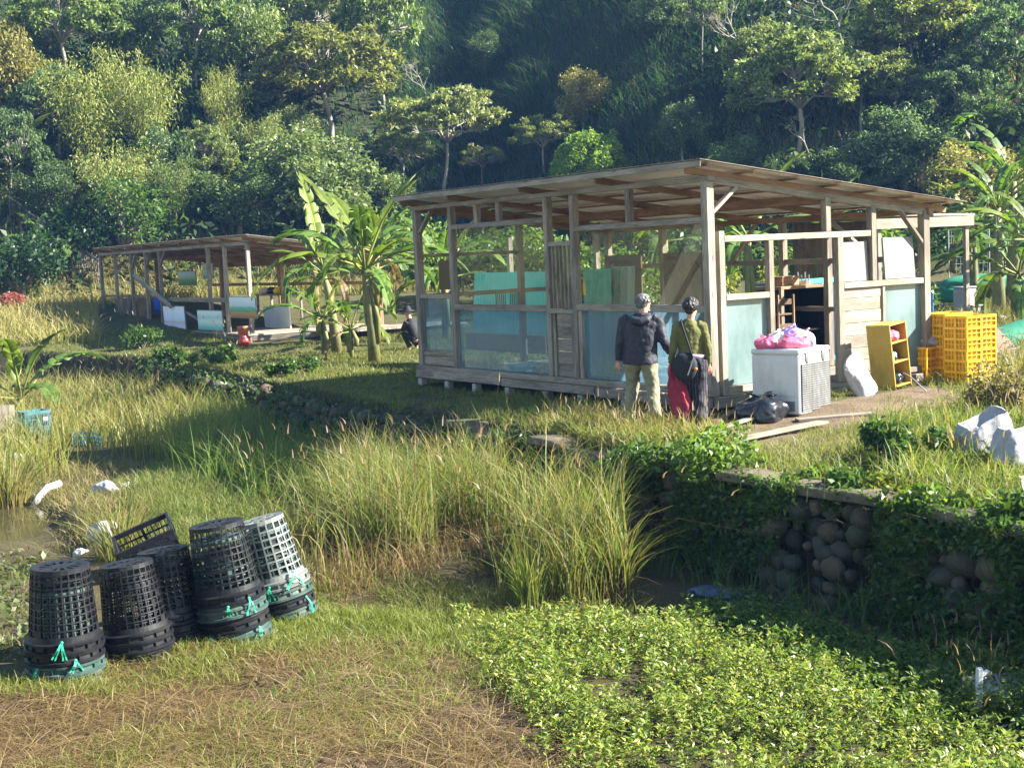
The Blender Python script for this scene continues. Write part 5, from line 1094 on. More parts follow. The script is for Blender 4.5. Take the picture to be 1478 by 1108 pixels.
# ------------------------------------------------------------------ banana plants
def banana_leaf(L, W, az, el, droop, seed, dead=False, tears=.8):
    """one torn banana blade along an arching midrib; returns midrib points and V,F,C of the blade"""
    r_ = np.random.default_rng(seed); n = 26; t = np.linspace(0, 1, n+1); e = el-droop*t**1.5*1.0
    ds = L/n; hx = np.concatenate([[0], np.cumsum(np.cos(e[:-1])*ds)]); hz = np.concatenate([[0], np.cumsum(np.sin(e[:-1])*ds)])
    mid = np.stack([hx*math.cos(az), hx*math.sin(az), hz], 1); sd = np.array([-math.sin(az), math.cos(az), 0]); Vs = []; Fs = []; Cs = []; b = 0
    base = np.array([.085, .15, .028])*(np.array([1.5, 1.2, .9]) if r_.random() < .22 else 1)*(1+.25*r_.normal()*.5) if not dead else np.array([.17, .115, .055])
    for s in (-1, 1):
        k = 2
        while k < n:
            m = min(n, k+int(r_.integers(1, 4)) if r_.random() < tears else k+int(r_.integers(2, 6))); hang = r_.uniform(.15, 1.15)+(.5 if dead else 0); shift = r_.uniform(-.07, .16)*L
            tone = base*(1+.18*r_.normal()); tone = np.clip(tone, .01, 1); rows = []
            for i in range(k, m+1):
                w_ = W*math.sin(PI*min(1, max(0, (t[i]-.05)/.95))**.75)**.62*.5; e_ = e[min(i, n)]; up = np.array([-math.sin(e_)*math.cos(az), -math.sin(e_)*math.sin(az), math.cos(e_)]); fw = np.array([math.cos(e_)*math.cos(az), math.cos(e_)*math.sin(az), math.sin(e_)])
                p0 = mid[i]; shr = (.92 if i in (k, m) and r_.random() < .6 else 1)
                p1 = p0+sd*s*w_*.55+up*w_*.28+fw*shift*.3; p2_ = p1+sd*s*w_*.45*shr*math.cos(hang)-np.array([0, 0, 1])*w_*.6*math.sin(hang)+fw*shift
                rows.append((p0, p1, p2_))
            for row in rows: Vs += row; Cs += [tone*1.1, tone, tone*(1. if r_.random() < .75 else 1.0)+(np.array([.06, .03, 0]) if r_.random() < .2 else 0)]
            for i in range(len(rows)-1): a = b+i*3; Fs += [(a, a+1, a+4, a+3), (a+1, a+2, a+5, a+4)]
            b += len(rows)*3; k = m
    return mid, np.array(Vs), np.array(Fs), np.array(Cs)
def banana_plant(label, loc, H, n, Lr, seed, group=None, special=(), tilt=0., width=.25, spread=1.0, col=(1, 1, 1), name='banana_plant'):
    r_ = np.random.default_rng(seed); o = thing(name, label, 'banana plant', loc, 0, group); mb = MB(); top = Vector((tilt*H, 0, H))
    mb.tube([(0, 0, -.1), (tilt*H*.2, 0, H*.35), (tilt*H*.55, 0, H*.7), top], [.135*H/2.2+.02, .105*H/2.2+.015, .08*H/2.2+.01, .06*H/2.2], 12)
    for q in range(3): a = r_.uniform(0, 6.28); mb.tube([(.1*math.cos(a), .1*math.sin(a), H*(.2+.2*q)), (.14*math.cos(a), .14*math.sin(a), H*(.45+.15*q)), tuple(top+Vector((.03*math.cos(a), .03*math.sin(a), 0)))], [.07, .06, .03], 8, (1.1, 1.1, .8))
    mb.build('stem', M['pstem'], o, smooth=True)
    specs = list(special)
    for i in range(n-len(special)): u = (i+.5)/max(1, n-len(special)); specs.append((i*2.399+r_.uniform(-.3, .3), 1.2-1.25*u*spread+r_.uniform(-.1, .1), (.7+1.3*u)*r_.uniform(.8, 1.2), Lr[0]+(Lr[1]-Lr[0])*r_.random(), u > .93 and r_.random() < .6))
    for j, (az, el, dr, L, dead) in enumerate(specs):
        mid, V, F, C = banana_leaf(L, width*L if L > .8 else .3*L, az, el, dr, seed*100+j, dead); off = np.array(top)-np.array([0, 0, .12*H*(j/len(specs))**2]); pet = .22*L
        d = nrm(mid[1]-mid[0]); off2 = off+d*pet; me = fastmesh('leaf', V+off2, F, C, M['banana'], True); lf = link('leaf', me, o); lf.color = (*col, 1)
        m_ = MB(); m_.tube([tuple(off)]+[tuple(q+off2) for q in mid[::5]], list(np.linspace(.026, .005, 1+len(mid[::5]))*min(1.3, max(.5, L/1.6))), 6, (1.3, 1.5, .7)); m_.build('midrib', M['pstem'], lf, smooth=True)
    return o
bp = G(541, 522); bz = gz(bp.x, bp.y)
banana_plant('tallest banana plant beside the hut corner, with big torn leaves and one yellowing upright leaf', (bp.x, bp.y, bz), 2.15, 18, (1.5, 2.15), 4, 'banana plants between the huts', special=((2.6, 1.05, .35, 2.1, False), (2.9, .72, 1.5, 2.1, False), (.35, 1.15, .5, 2.1, False), (3.4, .35, 1.5, 2.2, False), (-.2, .4, 1.3, 2.0, False), (-1.2, -.1, .8, 1.6, False)), tilt=-.06)
p = G(487, 508); banana_plant('middle sized banana plant left of the tallest one, leaning to the left', (p.x, p.y, gz(p.x, p.y)), 2.1, 13, (1.2, 1.7), 6, 'banana plants between the huts', special=((2.2, 1.3, .3, 2.1, False), (2.7, 1.0, .9, 1.7, False)), tilt=-.12)
p = G(510, 505); banana_plant('banana plant behind the tallest one, its leaves reaching over the hut corner', (p.x+.3, p.y+2.5, gz(p.x, p.y+2.5)), 2.5, 12, (1.4, 2.0), 7, 'banana plants between the huts', tilt=.1)
p = G(508, 516); banana_plant('young banana sucker with low leaves at the foot of the clump', (p.x, p.y, gz(p.x, p.y)), .7, 8, (.9, 1.5), 8, 'banana plants between the huts')
p = G(468, 512); banana_plant('low ragged banana sucker at the left of the clump near the far hut deck', (p.x, p.y, gz(p.x, p.y)), .9, 9, (.9, 1.5), 9, 'banana plants between the huts')
# elsewhere
def bn(px, py, d, H, n, Lr, seed, label, grp='banana plants around the plot', **k):
    v = D(px, py, d); return banana_plant(label, (v.x, v.y, gz(v.x, v.y)), max(.5, v.z-gz(v.x, v.y)) if H is None else H, n, Lr, seed, grp, **k)
bn(1440, 300, 38, None, 15, (1.3, 1.8), 11, 'big banana plant with pale furled leaves at the right edge above the nets')
bn(1492, 345, 33, None, 13, (1.4, 1.9), 12, 'banana plant leaning in from the right edge with yellow edged drooping leaves', tilt=0, special=((3.1, .35, 1.0, 2.3, False), (3.3, .0, .8, 2.2, False)))
bn(1462, 262, 40, None, 14, (1.5, 2.1), 31, 'banana plant behind the big one at the right edge, crown level with the slope shrub')
bn(1405, 330, 41, None, 13, (1.4, 1.9), 32, 'banana plant left of the big one at the right, leaves touching the shed roof end')
bn(1470, 395, 34, None, 8, (1.5, 2.2), 33, 'low banana plant under the leaning one at the right edge')
bn(1345, 228, 55, None, 8, (2.2, 3.0), 13, 'banana plant with one bright upright leaf on the slope above the shed')
bn(1425, 205, 55, None, 8, (2.0, 2.8), 14, 'banana plant rising out of the tan shrub at the right')
bn(1080, 345, 34, None, 10, (1.6, 2.3), 15, 'banana plant behind the hut seen above the doorway rail')
bn(1160, 372, 36, None, 9, (1.5, 2.1), 16, 'banana plant behind the hut seen through the doorway')
bn(640, 395, 39, None, 10, (1.7, 2.3), 17, 'banana plant seen through the open left end of the hut')
bn(960, 338, 44, None, 9, (2.0, 2.6), 18, 'banana plant behind the hut whose leaf shows above the near window')
bn(20, 328, 60, None, 8, (2.2, 2.8), 19, 'single banana plant against the dark slope at the far left')
bn(66, 402, 57, None, 7, (1.6, 2.2), 20, 'broad leaved banana shoot behind the garden fence')
bn(25, 500, 33, .5, 8, (1.4, 2.2), 21, 'low banana plant with broad flat leaves at the left edge of the terrace', spread=.9)
# ------------------------------------------------------------------ shrubs
def clumpcloud(blobs, n, size, cols, up=.35, shell=.55, aspect=.5):
    parts = []; tot = sum(b[3]**2 for b in blobs)
    for x, y, z, r in blobs:
        k = max(20, int(n*r*r/tot)); d = nrm(rng.normal(size=(k, 3))); q = r*(shell+(1-shell)*rng.random(k)**.6)[:, None]*np.array([1, 1, .85]); nz = (vnoise(d[:, 0]*2+x, d[:, 1]*2+d[:, 2]*1.5, 1.6)*.55+1)[:, None]
        parts.append(leaves(np.array([x, y, z])+d*q*nz, size, cols, up, aspect))
    return merge(parts)
GREENS = ((.035, .075, .018), (.06, .115, .022), (.10, .16, .03)); LIGHT = ((.07, .13, .022), (.12, .19, .03), (.17, .24, .05)); DARK = ((.018, .045, .016), (.03, .07, .02), (.05, .09, .025)); TAN = ((.13, .11, .045), (.20, .16, .07), (.24, .21, .09)); BROWN = ((.12, .075, .03), (.17, .12, .045), (.20, .16, .06)); YEL = ((.11, .14, .022), (.17, .19, .03), (.24, .25, .05))
def shrub(label, base, w_, h, n, size, cols, grp, seed=0, nb=9, name='shrub', up=.35, aspect=.5):
    r_ = np.random.default_rng(seed); o = thing(name, label, 'shrub', base, 0, grp); bl = []
    for i in range(nb): a = r_.uniform(0, 6.28); q = r_.random()**.5*w_*.36; bl.append((q*math.cos(a), q*math.sin(a), h*(.30+.45*r_.random()*(1-q/w_)), h*(.18+.14*r_.random())))
    V, F, C = clumpcloud(bl, n, size, cols, up, aspect=aspect); V[:, 2] = np.maximum(V[:, 2], .02); link('foliage', fastmesh('foliage', V, F, C, M['leaf']), o)
    mb = MB()
    for b in bl: mb.tube([(0, 0, 0), (b[0]*.4, b[1]*.4, b[2]*.5), (b[0], b[1], b[2])], [.03*h, .02*h, .008*h], 5)
    mb.build('stem', M['bark'], o); return o
def sp(px, py, d): v = D(px, py, d); return (v.x, v.y, gz(v.x, v.y))
GB = 'shrubs between the huts and the slope'
for i, (px, py, d, w_, h, cols, lab) in enumerate((
    (30, 430, 55, 5.0, 3.0, DARK, 'dark rounded shrub at the far left foot of the slope'), (115, 430, 57, 3.5, 2.8, DARK, 'dark shrub with a thin stem right of the far left one'), (185, 420, 58, 4.5, 3.6, GREENS, 'large leaved shrub just left of the far hut roof'),
    (250, 425, 62, 4, 2.4, LIGHT, 'light green bush seen through the left posts of the far hut'), (330, 425, 62, 5, 2.6, YEL, 'yellow green bush seen behind the paintings of the far hut'), (405, 420, 61, 4.5, 2.6, GREENS, 'green bush behind the bench table of the far hut'),
    (590, 330, 55, 4.0, 3.4, LIGHT, 'light green bush above the hut corner, behind the banana clump'), (640, 420, 50, 4.5, 2.6, LIGHT, 'sunlit bush seen through the open left end of the near hut'), (715, 420, 48, 4.5, 2.9, GREENS, 'bush behind the hut, seen through the left part of the far window'),
    (775, 420, 46, 3.8, 3.0, LIGHT, 'sunlit bush behind the hut next to the slatted screen'), (850, 420, 47, 4.5, 2.6, GREENS, 'bush behind the hut at the left edge of the near window'), (905, 425, 42, 3, 2.4, LIGHT, 'light bush seen between the two brown boards'),
    (985, 420, 46, 4.5, 3.2, DARK, 'dark bush behind the wide brown board'), (1065, 425, 42, 3.5, 2.0, YEL, 'yellowish bush seen beside the corner post of the hut'), (1145, 420, 44, 4, 2.6, GREENS, 'bush behind the blue bin'), (1215, 420, 47, 4, 2.8, LIGHT, 'sunlit bush behind the white boards'),
    (1275, 400, 50, 5, 3.0, DARK, 'dark bush behind the open shed'), (1450, 395, 47, 4.5, 3.6, GREENS, 'bushy growth under the banana plants at the right edge'), (1340, 395, 40, 1.6, 1.0, LIGHT, 'low green bed of plants just right of the hut corner post'))):
    b = sp(px, py, d); shrub(lab, b, w_, h, int(2600 if d > 40 else 1500), .20 if d > 44 else .15, cols, GB, 300+i, 12)
b = G(1452, 592, T); shrub('weedy brownish bush at the right edge above the white bags', (b.x, b.y, gz(b.x, b.y)), 1.5, .75, 2600, .06, TAN, 'shrubs on the terrace', 401, 12)
b = G(1350, 690, T); shrub('dark leafy weed clump in front of the white bags', (b.x-.1, b.y+1.0, gz(b.x, b.y)), 1.1, .5, 2200, .07, GREENS, 'shrubs on the terrace', 402, 10)
for i, (px, py, w_, h, lab) in enumerate(((255, 522, 1.5, .5, 'weedy bush under the leftmost paintings of the far hut'), (310, 525, 1.5, .55, 'low weedy bush in front of the far hut deck, left of the red jar'), (425, 540, 1.7, .42, 'low spiky bush on the terrace edge before the banana clump'), (205, 508, 1.5, .8, 'dark weedy bush at the left corner of the far hut'))):
    p = G(px, py, T); shrub(lab, (p.x, p.y, gz(p.x, p.y)-.05), w_, h, 1300, .10, GREENS, 'weedy bushes before the far hut', 440+i, 9)
b = D(8, 468, 52); shrub('pinkish red leafed shrub at the left edge beyond the terrace', (b.x, b.y, gz(b.x, b.y)), 1.7, .9, 1500, .12, ((.22, .05, .05), (.36, .11, .10), (.2, .12, .06)), 'shrubs on the terrace', 460, 9)
# bushes spilling over the wall
GW = 'leafy bushes spilling over the cobble wall'
for i, (px, py, w_, h, lab, cols) in enumerate(((930, 690, 1.1, .75, 'leafy bush spilling over the wall, leftmost below the two people', GREENS), (1035, 705, 1.3, .85, 'dense bright topped bush on the wall in the middle of the row', LIGHT), (1125, 725, .7, .55, 'small leafy bush on the wall right of the dense one', LIGHT), (1245, 735, .8, .6, 'straggly bush hanging over the wall above the bare cobbles', GREENS), (1365, 765, .85, .7, 'bright leafy bush on the wall towards the right edge', LIGHT), (1478, 790, .9, .7, 'leafy bush on the wall cut by the right edge of the view', GREENS), (820, 645, .8, .45, 'low bush on the wall top left of the man', LIGHT), (1185, 725, .7, .5, 'trailing bush at the upper edge of the left bare patch of cobbles', LIGHT), (1300, 745, .75, .55, 'yellow green bush between the two bare patches of cobbles', YEL), (1425, 775, .75, .55, 'trailing bush over the right bare patch of cobbles', LIGHT))):
    p = G(px, py, T-.25); s = float(sd_wall(np.array([p.x]), np.array([p.y]))[0]); shrub(lab, (p.x, p.y, T-.55), w_, h+.2, 2600, .085, cols, GW, 420+i, 12, name='wall_bush', aspect=.55)
# ------------------------------------------------------------------ trees of the wooded slope
def skeleton(tips, trunk_h, lean, r0, hubs, seed, wob=.05):
    """trunk, limbs and twigs reaching every tip (unit tree: height 1, crown width 1)"""
    r_ = np.random.default_rng(seed); mb = MB(); tips = np.asarray(tips); top = np.array([lean[0], lean[1], trunk_h])
    pts = [np.array([lean[0]*t, lean[1]*t, trunk_h*t])+np.array([math.sin(t*4+seed), math.cos(t*3+seed), 0])*wob*.4*math.sin(t*PI) for t in np.linspace(-.06, 1, 8)]
    mb.tube(pts, list(np.linspace(r0, r0*.6, 8)), 7)
    cs = tips[r_.choice(len(tips), min(hubs, len(tips)), replace=False)]
    for _ in range(6):
        lab = np.argmin(((tips[:, None]-cs[None])**2).sum(-1), 1); cs = np.array([tips[lab == i].mean(0) if (lab == i).any() else cs[i] for i in range(len(cs))])
    for i in range(len(cs)):
        h = top*.45+cs[i]*.55; h[2] -= .05; mid = top*.6+h*.4+np.append(r_.normal(size=2)*wob*.5, .02); mb.tube([pts[-1]*.25+pts[-2]*.75, mid, h], [r0*.5, r0*.36, r0*.24], 6)
        for tp in tips[lab == i]: m2 = h*.5+tp*.5+r_.normal(size=3)*wob*.5; mb.tube([h, m2, tp], [r0*.24, r0*.15, r0*.05], 4, cap=False)
    return mb
def disc_leaves(tips, rad, per, size, cols, flat=.35, up=.6, aspect=.5, direction=None):
    P = []; 
    for t in tips: q = rng.normal(size=(per, 3)); q = nrm(q)*rng.random((per, 1))**.45*rad; q[:, 2] *= flat; P.append(t+q)
    return leaves(np.concatenate(P), size, cols, up, aspect, direction)
PROTO = {}
def proto(key, trunk, crown, trunk_mat='bark', leaf='far_leaf'): PROTO[key] = (trunk.mesh('trunk', M[trunk_mat], True), fastmesh('crown', *crown, M[leaf]))
FG = ((.065, .10, .034), (.135, .185, .06), (.25, .29, .11)); FB = ((.04, .09, .04), (.07, .13, .055), (.10, .17, .07))
def dome(n, zc, rx, rz, seed, lo=-.15, jit=.06):
    r_ = np.random.default_rng(seed); out = []
    while len(out) < n:
        d = r_.normal(size=3); d /= np.linalg.norm(d)
        if d[2] < lo: continue
        q = .62+.38*r_.random(); out.append((d[0]*rx*q, d[1]*rx*q, zc+d[2]*rz*q+r_.normal()*jit*.4))
    return np.array(out)
for s in range(3):
    tp = dome(120, .58, .48, .38, 10+s, -.35); proto('spread%d' % s, skeleton(tp, .5, (.04*(s-1), 0), .022, 9, s), disc_leaves(tp, .078, 90, .036, FG, .42), 'bark_pale')
for s in range(2):
    tp = dome(80, .70, .5, .26, 20+s, -.2); proto('flat%d' % s, skeleton(tp, .6, (.06-.1*s, 0), .018, 7, s+5), disc_leaves(tp, .072, 80, .034, ((.08, .12, .04), (.15, .19, .065), (.25, .27, .11)), .35), 'bark_pale')
for s in range(3):
    bl = []; r_ = np.random.default_rng(30+s)
    for i in range(34): d = r_.normal(size=3); d /= np.linalg.norm(d); q = r_.random()**.4; bl.append((d[0]*.37*q, d[1]*.37*q, .50+d[2]*.36*q, .10+.06*r_.random()))
    proto('dense%d' % s, skeleton([b[:3] for b in bl], .32, (0, 0), .03, 7, s+9), clumpcloud(bl, 10500, .034, FG, .45, .5))
def bamboo_proto(s, n=15):
    r_ = np.random.default_rng(50+s); mb = MB(); P = []; D_ = []
    for i in range(n):
        a = r_.uniform(0, 6.28); sp_ = .10+.40*r_.random(); H = .72+.28*r_.random(); pts = []
        for t in np.linspace(0, 1, 9): b = t**2.4; pts.append(((.05+sp_*b)*math.cos(a)+.03*math.cos(i), (.05+sp_*b)*math.sin(a), H*(t-.10*b)))
        mb.tube(pts, list(np.linspace(.007, .0025, 9)), 4, cap=False); pts = np.array(pts)
        for k in range(7): 
            t = .38+.62*(k+.5)/7; j = t*8; q = pts[int(j)]+(pts[min(8, int(j)+1)]-pts[int(j)])*(j-int(j)); m = 64; rr = .026+.062*math.sin(PI*(k+1)/8)
            P.append(q+r_.normal(size=(m, 3))*np.array([rr, rr, rr*.75])); D_.append(np.tile(np.array([math.cos(a)*.5, math.sin(a)*.5, -.55]), (m, 1)))
    proto('bamboo%d' % s, mb, leaves(np.concatenate(P), .034, ((.09, .135, .032), (.175, .215, .052), (.29, .30, .085)), .4, .28, np.concatenate(D_)), 'cane')
bamboo_proto(0); bamboo_proto(1)
for s in range(2):
    r_ = np.random.default_rng(60+s); mb = MB(); P = []
    def grow(p, d, L, r, lv):
        p1 = p+d*L*.5+r_.normal(size=3)*L*.05; p2_ = p+d*L+r_.normal(size=3)*L*.07; mb.tube([p, p1, p2_], [r, r*.8, r*.62], 5, cap=False)
        if lv == 0: P.append(p2_); return
        for k in range(3 if lv > 1 else 2):
            dd = d+r_.normal(size=3)*.55; dd[2] = abs(dd[2])*.7+.12; dd /= np.linalg.norm(dd); grow(p2_, dd, L*.68, r*.6, lv-1)
    grow(np.array([0, 0, -.05]), np.array([.06*(1-2*s), 0, 1.]), .42, .022, 4)
    proto('bare%d' % s, mb, disc_leaves(np.array(P)[::3], .035, 9, .03, ((.14, .12, .06), (.17, .17, .05)), .6), 'bark_pale')
# vine covered mound
N = 15000; d = nrm(rng.normal(size=(N, 3))); d[:, 2] = np.abs(d[:, 2]); q = .5*(1+.35*vnoise(d[:, 0]*2, d[:, 1]*2+d[:, 2], 1.5)+.18*vnoise(d[:, 0]*5, d[:, 1]*5+d[:, 2]*3, 1.5))*(.93+.07*rng.random(N)); Pm = d*q[:, None]*np.array([1, 1, 1.75]); mb = MB(); mb.tube([(0, 0, 0), (.02, 0, .5), (0, .02, .8)], [.05, .04, .02], 7)
proto('mound', mb, leaves(Pm, .040, ((.09, .17, .03), (.15, .25, .04), (.22, .31, .06)), .3, .6))
TREES = []
def tree(key, px, pyb, pyt, wpx, label, col=(1, 1, 1), grp='trees on the wooded slope', rot=None, name='tree', cat='tree'):
    b = hit(px, pyb); dd = b.y; H = max(1.2, (pyb-pyt)*dd/FPX); W = wpx*dd/FPX
    o = thing(name, label, cat, (b.x, b.y, b.z-.1), rot if rot is not None else random.uniform(0, 6.28), grp)
    for nm, me in (('trunk', PROTO[key][0]), ('crown', PROTO[key][1])):
        c = link(nm, me, o); c.scale = (W, W, H); c.color = (*col, 1)
    TREES.append((b.x, b.y, W)); return o
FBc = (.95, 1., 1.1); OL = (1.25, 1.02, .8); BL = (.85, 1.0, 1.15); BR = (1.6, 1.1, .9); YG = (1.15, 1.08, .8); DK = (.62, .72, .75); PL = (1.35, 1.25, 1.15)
BB = dict(name='bamboo_clump', cat='bamboo')
tree('bamboo0', 128, 262, 72, 165, 'tall yellow green bamboo clump, upper left of the slope', YG, **BB)
tree('bamboo1', 216, 262, 50, 130, 'tallest yellow green bamboo plume, right of the upper left clump', YG, **BB)
tree('bamboo0', 180, 350, 190, 140, 'feathery bamboo clump low on the slope above the far hut roof', PL, **BB)
tree('bamboo1', 250, 345, 215, 90, 'darker bamboo clump low on the slope right of the feathery one', (.8, .9, .8), **BB)
tree('bamboo1', 325, 240, 80, 80, 'small bamboo plume left of the big olive crowned tree', YG, **BB)
tree('bamboo0', 385, 265, 150, 95, 'slender bamboo clump in the middle of the left slope', (1, 1, .9), **BB)
tree('spread0', 480, 220, 28, 215, 'big olive crowned tree with an ivy wrapped forking trunk, top middle left', OL, rot=.3)
tree('spread1', 88, 235, 98, 130, 'bluish green layered tree between the bamboo clumps at the left', BL)
tree('dense0', 455, 345, 160, 230, 'broad grey green bushy tree above the banana plants', (1.05, 1.05, 1.05))
tree('dense1', 345, 350, 222, 180, 'dark bushy tree behind the far hut roof', (.75, .85, .8))
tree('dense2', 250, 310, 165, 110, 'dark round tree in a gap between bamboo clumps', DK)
tree('spread2', 100, 150, -45, 175, 'tall light green tree cut by the top edge at the left', (1.05, 1.1, .9))
tree('dense2', 15, 200, 8, 130, 'brownish green tree in the top left corner', (1.5, 1.05, .8))
tree('spread0', 285, 140, -45, 145, 'leafy tree at the top edge, left of the olive crowned tree', (1, 1.1, .9))
tree('dense0', 375, 175, -20, 140, 'bushy tree at the top edge just left of the olive crown', (1.1, 1.1, .9))
tree('spread1', 555, 170, -60, 130, 'vine draped tree at the top edge beside the dark grassy slope', (1.15, 1.2, .9))
tree('dense1', 190, 130, -40, 130, 'bushy tree at the top edge above the tallest bamboo plume', (.85, .95, .9))
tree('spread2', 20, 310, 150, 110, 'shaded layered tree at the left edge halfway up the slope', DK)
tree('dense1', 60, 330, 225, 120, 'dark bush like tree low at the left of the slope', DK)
tree('dense0', 555, 320, 235, 100, 'small dense tree between banana clump and pale flat topped tree', (.95, 1, .9))
tree('flat0', 640, 305, 122, 185, 'pale flat topped tree with slim trunks above the left end of the near hut', PL, rot=.4)
tree('flat1', 585, 300, 180, 95, 'smaller flat crowned tree left of the pale flat topped one', (1, 1, .9))
tree('dense2', 842, 190, 84, 92, 'tawny brown round tree standing alone on the dark grassy slope', BR)
tree('flat1', 785, 268, 163, 100, 'small umbrella shaped tree with a leafy vine wrapped trunk', YG)
tree('mound', 856, 275, 178, 118, 'dome of bright green vines smothering a tree above the hut roof', (1.25, 1.2, .9), rot=1.)
tree('bare0', 615, 165, 78, 70, 'leafless grey tree beside the dark grassy slope', (1, 1, 1))
tree('bare1', 1072, 110, -15, 120, 'bare grey branched tree at the top edge right of the grassy slope', (1, 1, 1))
tree('bare0', 1215, 85, -50, 130, 'bare branched tree at the top edge in the right half', (1, 1, 1))
tree('spread1', 1155, 250, 42, 210, 'large pale leaved tree with white trunks above the middle of the near hut roof', (1.2, 1.15, 1.0), rot=2.)
tree('spread0', 1320, 140, -30, 180, 'yellowish leaved tree at the top edge in the right half', (1.3, 1.15, .9))
tree('flat0', 1245, 205, 62, 140, 'flat layered tree right of the large pale leaved one', (1.15, 1.1, .95))
tree('dense0', 1305, 280, 128, 170, 'bluish green bushy tree above the right end of the hut roof', BL)
tree('bare1', 1185, 270, 165, 125, 'bare arching grey tree above the middle of the roof', (1, 1, 1))
tree('dense1', 1068, 270, 182, 110, 'glossy round leaved tree right above the roof peak', (.85, 1.05, 1.0))
tree('spread2', 1440, 170, 2, 140, 'dark tree at the top right corner', (.75, .9, .85))
tree('flat0', 1015, 110, -25, 80, 'slender white trunked tree at the top edge above the roof peak', (.9, 1.05, .9))
tree('dense2', 1410, 335, 188, 185, 'broad tan shrub like tree behind the bananas at the right', (1.9, 1.35, 1.1))
tree('dense1', 1470, 240, 120, 130, 'dark bluish tree at the right edge halfway up', DK)
tree('dense0', 1265, 285, 235, 80, 'small bright bush tree peeping over the right roof edge', (1.1, 1.2, .9))
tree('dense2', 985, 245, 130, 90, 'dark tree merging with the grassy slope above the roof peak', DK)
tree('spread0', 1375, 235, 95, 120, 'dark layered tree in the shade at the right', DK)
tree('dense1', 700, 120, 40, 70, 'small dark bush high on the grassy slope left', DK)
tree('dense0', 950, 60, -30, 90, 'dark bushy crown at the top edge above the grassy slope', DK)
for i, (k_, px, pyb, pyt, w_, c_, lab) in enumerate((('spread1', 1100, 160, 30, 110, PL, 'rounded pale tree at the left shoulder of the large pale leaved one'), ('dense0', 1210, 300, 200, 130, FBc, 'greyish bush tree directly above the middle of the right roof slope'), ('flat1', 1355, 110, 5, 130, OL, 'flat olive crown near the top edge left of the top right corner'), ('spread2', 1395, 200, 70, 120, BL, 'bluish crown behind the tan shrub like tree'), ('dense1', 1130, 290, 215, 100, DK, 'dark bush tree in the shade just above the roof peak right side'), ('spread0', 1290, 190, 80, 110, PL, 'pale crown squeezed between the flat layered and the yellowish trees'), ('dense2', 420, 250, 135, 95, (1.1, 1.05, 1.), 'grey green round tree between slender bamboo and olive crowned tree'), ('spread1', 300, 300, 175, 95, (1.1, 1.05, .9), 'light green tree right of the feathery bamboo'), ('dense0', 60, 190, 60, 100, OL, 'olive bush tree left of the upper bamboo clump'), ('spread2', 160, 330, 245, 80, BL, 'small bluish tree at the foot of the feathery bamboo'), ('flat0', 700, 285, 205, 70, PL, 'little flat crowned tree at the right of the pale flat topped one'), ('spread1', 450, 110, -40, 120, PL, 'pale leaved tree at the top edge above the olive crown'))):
    tree(k_, px, pyb, pyt, w_, lab, c_)
# undergrowth over the whole slope: too dense to count
def hillpts(n, seed, ymax=114, ymin=52):
    r_ = np.random.default_rng(seed); y = ymin+(ymax-ymin)*r_.random(n)**1.0; x = (r_.random(n)*2-1)*(.46*y+4); return x, y
def sidepts(n, seed): r_ = np.random.default_rng(seed); y = 35+60*r_.random(n); return -(.46*y+3)-55*r_.random(n), y
bx, by = hillpts(1900, 1); sx_, sy_ = sidepts(700, 3); bx = np.concatenate([bx, sx_]); by = np.concatenate([by, sy_]); bz_ = ground(bx, by); hl = .80*(-(bx+3)*.35+(by-60)*.93); hr = bx*0
ppx, ppy = proj(np.stack([bx, by, bz_], 1)); grassy = (ppx > 590) & (ppx < 1030) & (hr > -.5)
keep = (hillh(bx, by) > .3) & ~grassy; bl = [(x, y, z+.5*q, .9+1.3*q) for x, y, z, q in zip(bx[keep], by[keep], bz_[keep], rng.random(keep.sum()))]
V, F, C = clumpcloud(bl, 170000, .36, ((.02, .045, .016), (.04, .075, .022), (.075, .115, .03)), .5, .7); kind(link('forest_undergrowth', fastmesh('forest_undergrowth', V, F, C, M['far_leaf'])), 'stuff')
gx, gy = hillpts(170000, 2, 108, 58); gzz = ground(gx, gy); ppx, ppy = proj(np.stack([gx, gy, gzz], 1)); k = (ppx > 560) & (ppx < 1080) & (hillh(gx, gy) > .1) | ((rng.random(len(gx)) < .22) & (hillh(gx, gy) > .1)); gx, gy, gzz = gx[k], gy[k], gzz[k]; n = len(gx)
ln = rng.normal(size=(n, 2))*.35+np.array([-.35, -.75])
tuft = np.clip(1+1.1*vnoise(gx, gy, .45, 8), .35, 2)
V, F, C = blades(np.stack([gx, gy, gzz-.05], 1), (.7+.7*rng.random(n))*tuft, .055+.05*rng.random(n), ln, 3, 1.3, ((.024, .065, .034), (.038, .088, .042), (.055, .105, .048), (.055, .085, .048), (.11, .095, .08)), None)
kind(link('slope_grass', fastmesh('slope_grass', V, F, C, M['grass'])), 'stuff')
# ------------------------------------------------------------------ ground cover (uncountable)
def scatter_px(n, poly, z, seed, over=3, wob=60):
    """random ground points whose picture position falls in a picture polygon, even in world area"""
    r_ = np.random.default_rng(seed); c = np.array([list(G(max(-500, min(2000, x)), y, z))[:2] for x, y in poly]); lo, hi = c.min(0), c.max(0); out = []; have = 0
    for _ in range(60):
        p = lo+(hi-lo)*r_.random((n*over, 2)); px, py = proj(np.concatenate([p, np.full((len(p), 1), z)], 1)); px = px+wob*(vnoise(p[:, 0], p[:, 1], 1.6, 41)+.7*vnoise(p[:, 0], p[:, 1], 5., 42)+.25*r_.normal(size=len(p))); py = py+.45*wob*(vnoise(p[:, 0], p[:, 1], 1.8, 43)+.25*r_.normal(size=len(p))); k = inpoly(px, py, poly); out.append(p[k]); have += k.sum()
        if have >= n: break
    return np.concatenate(out)[:n]
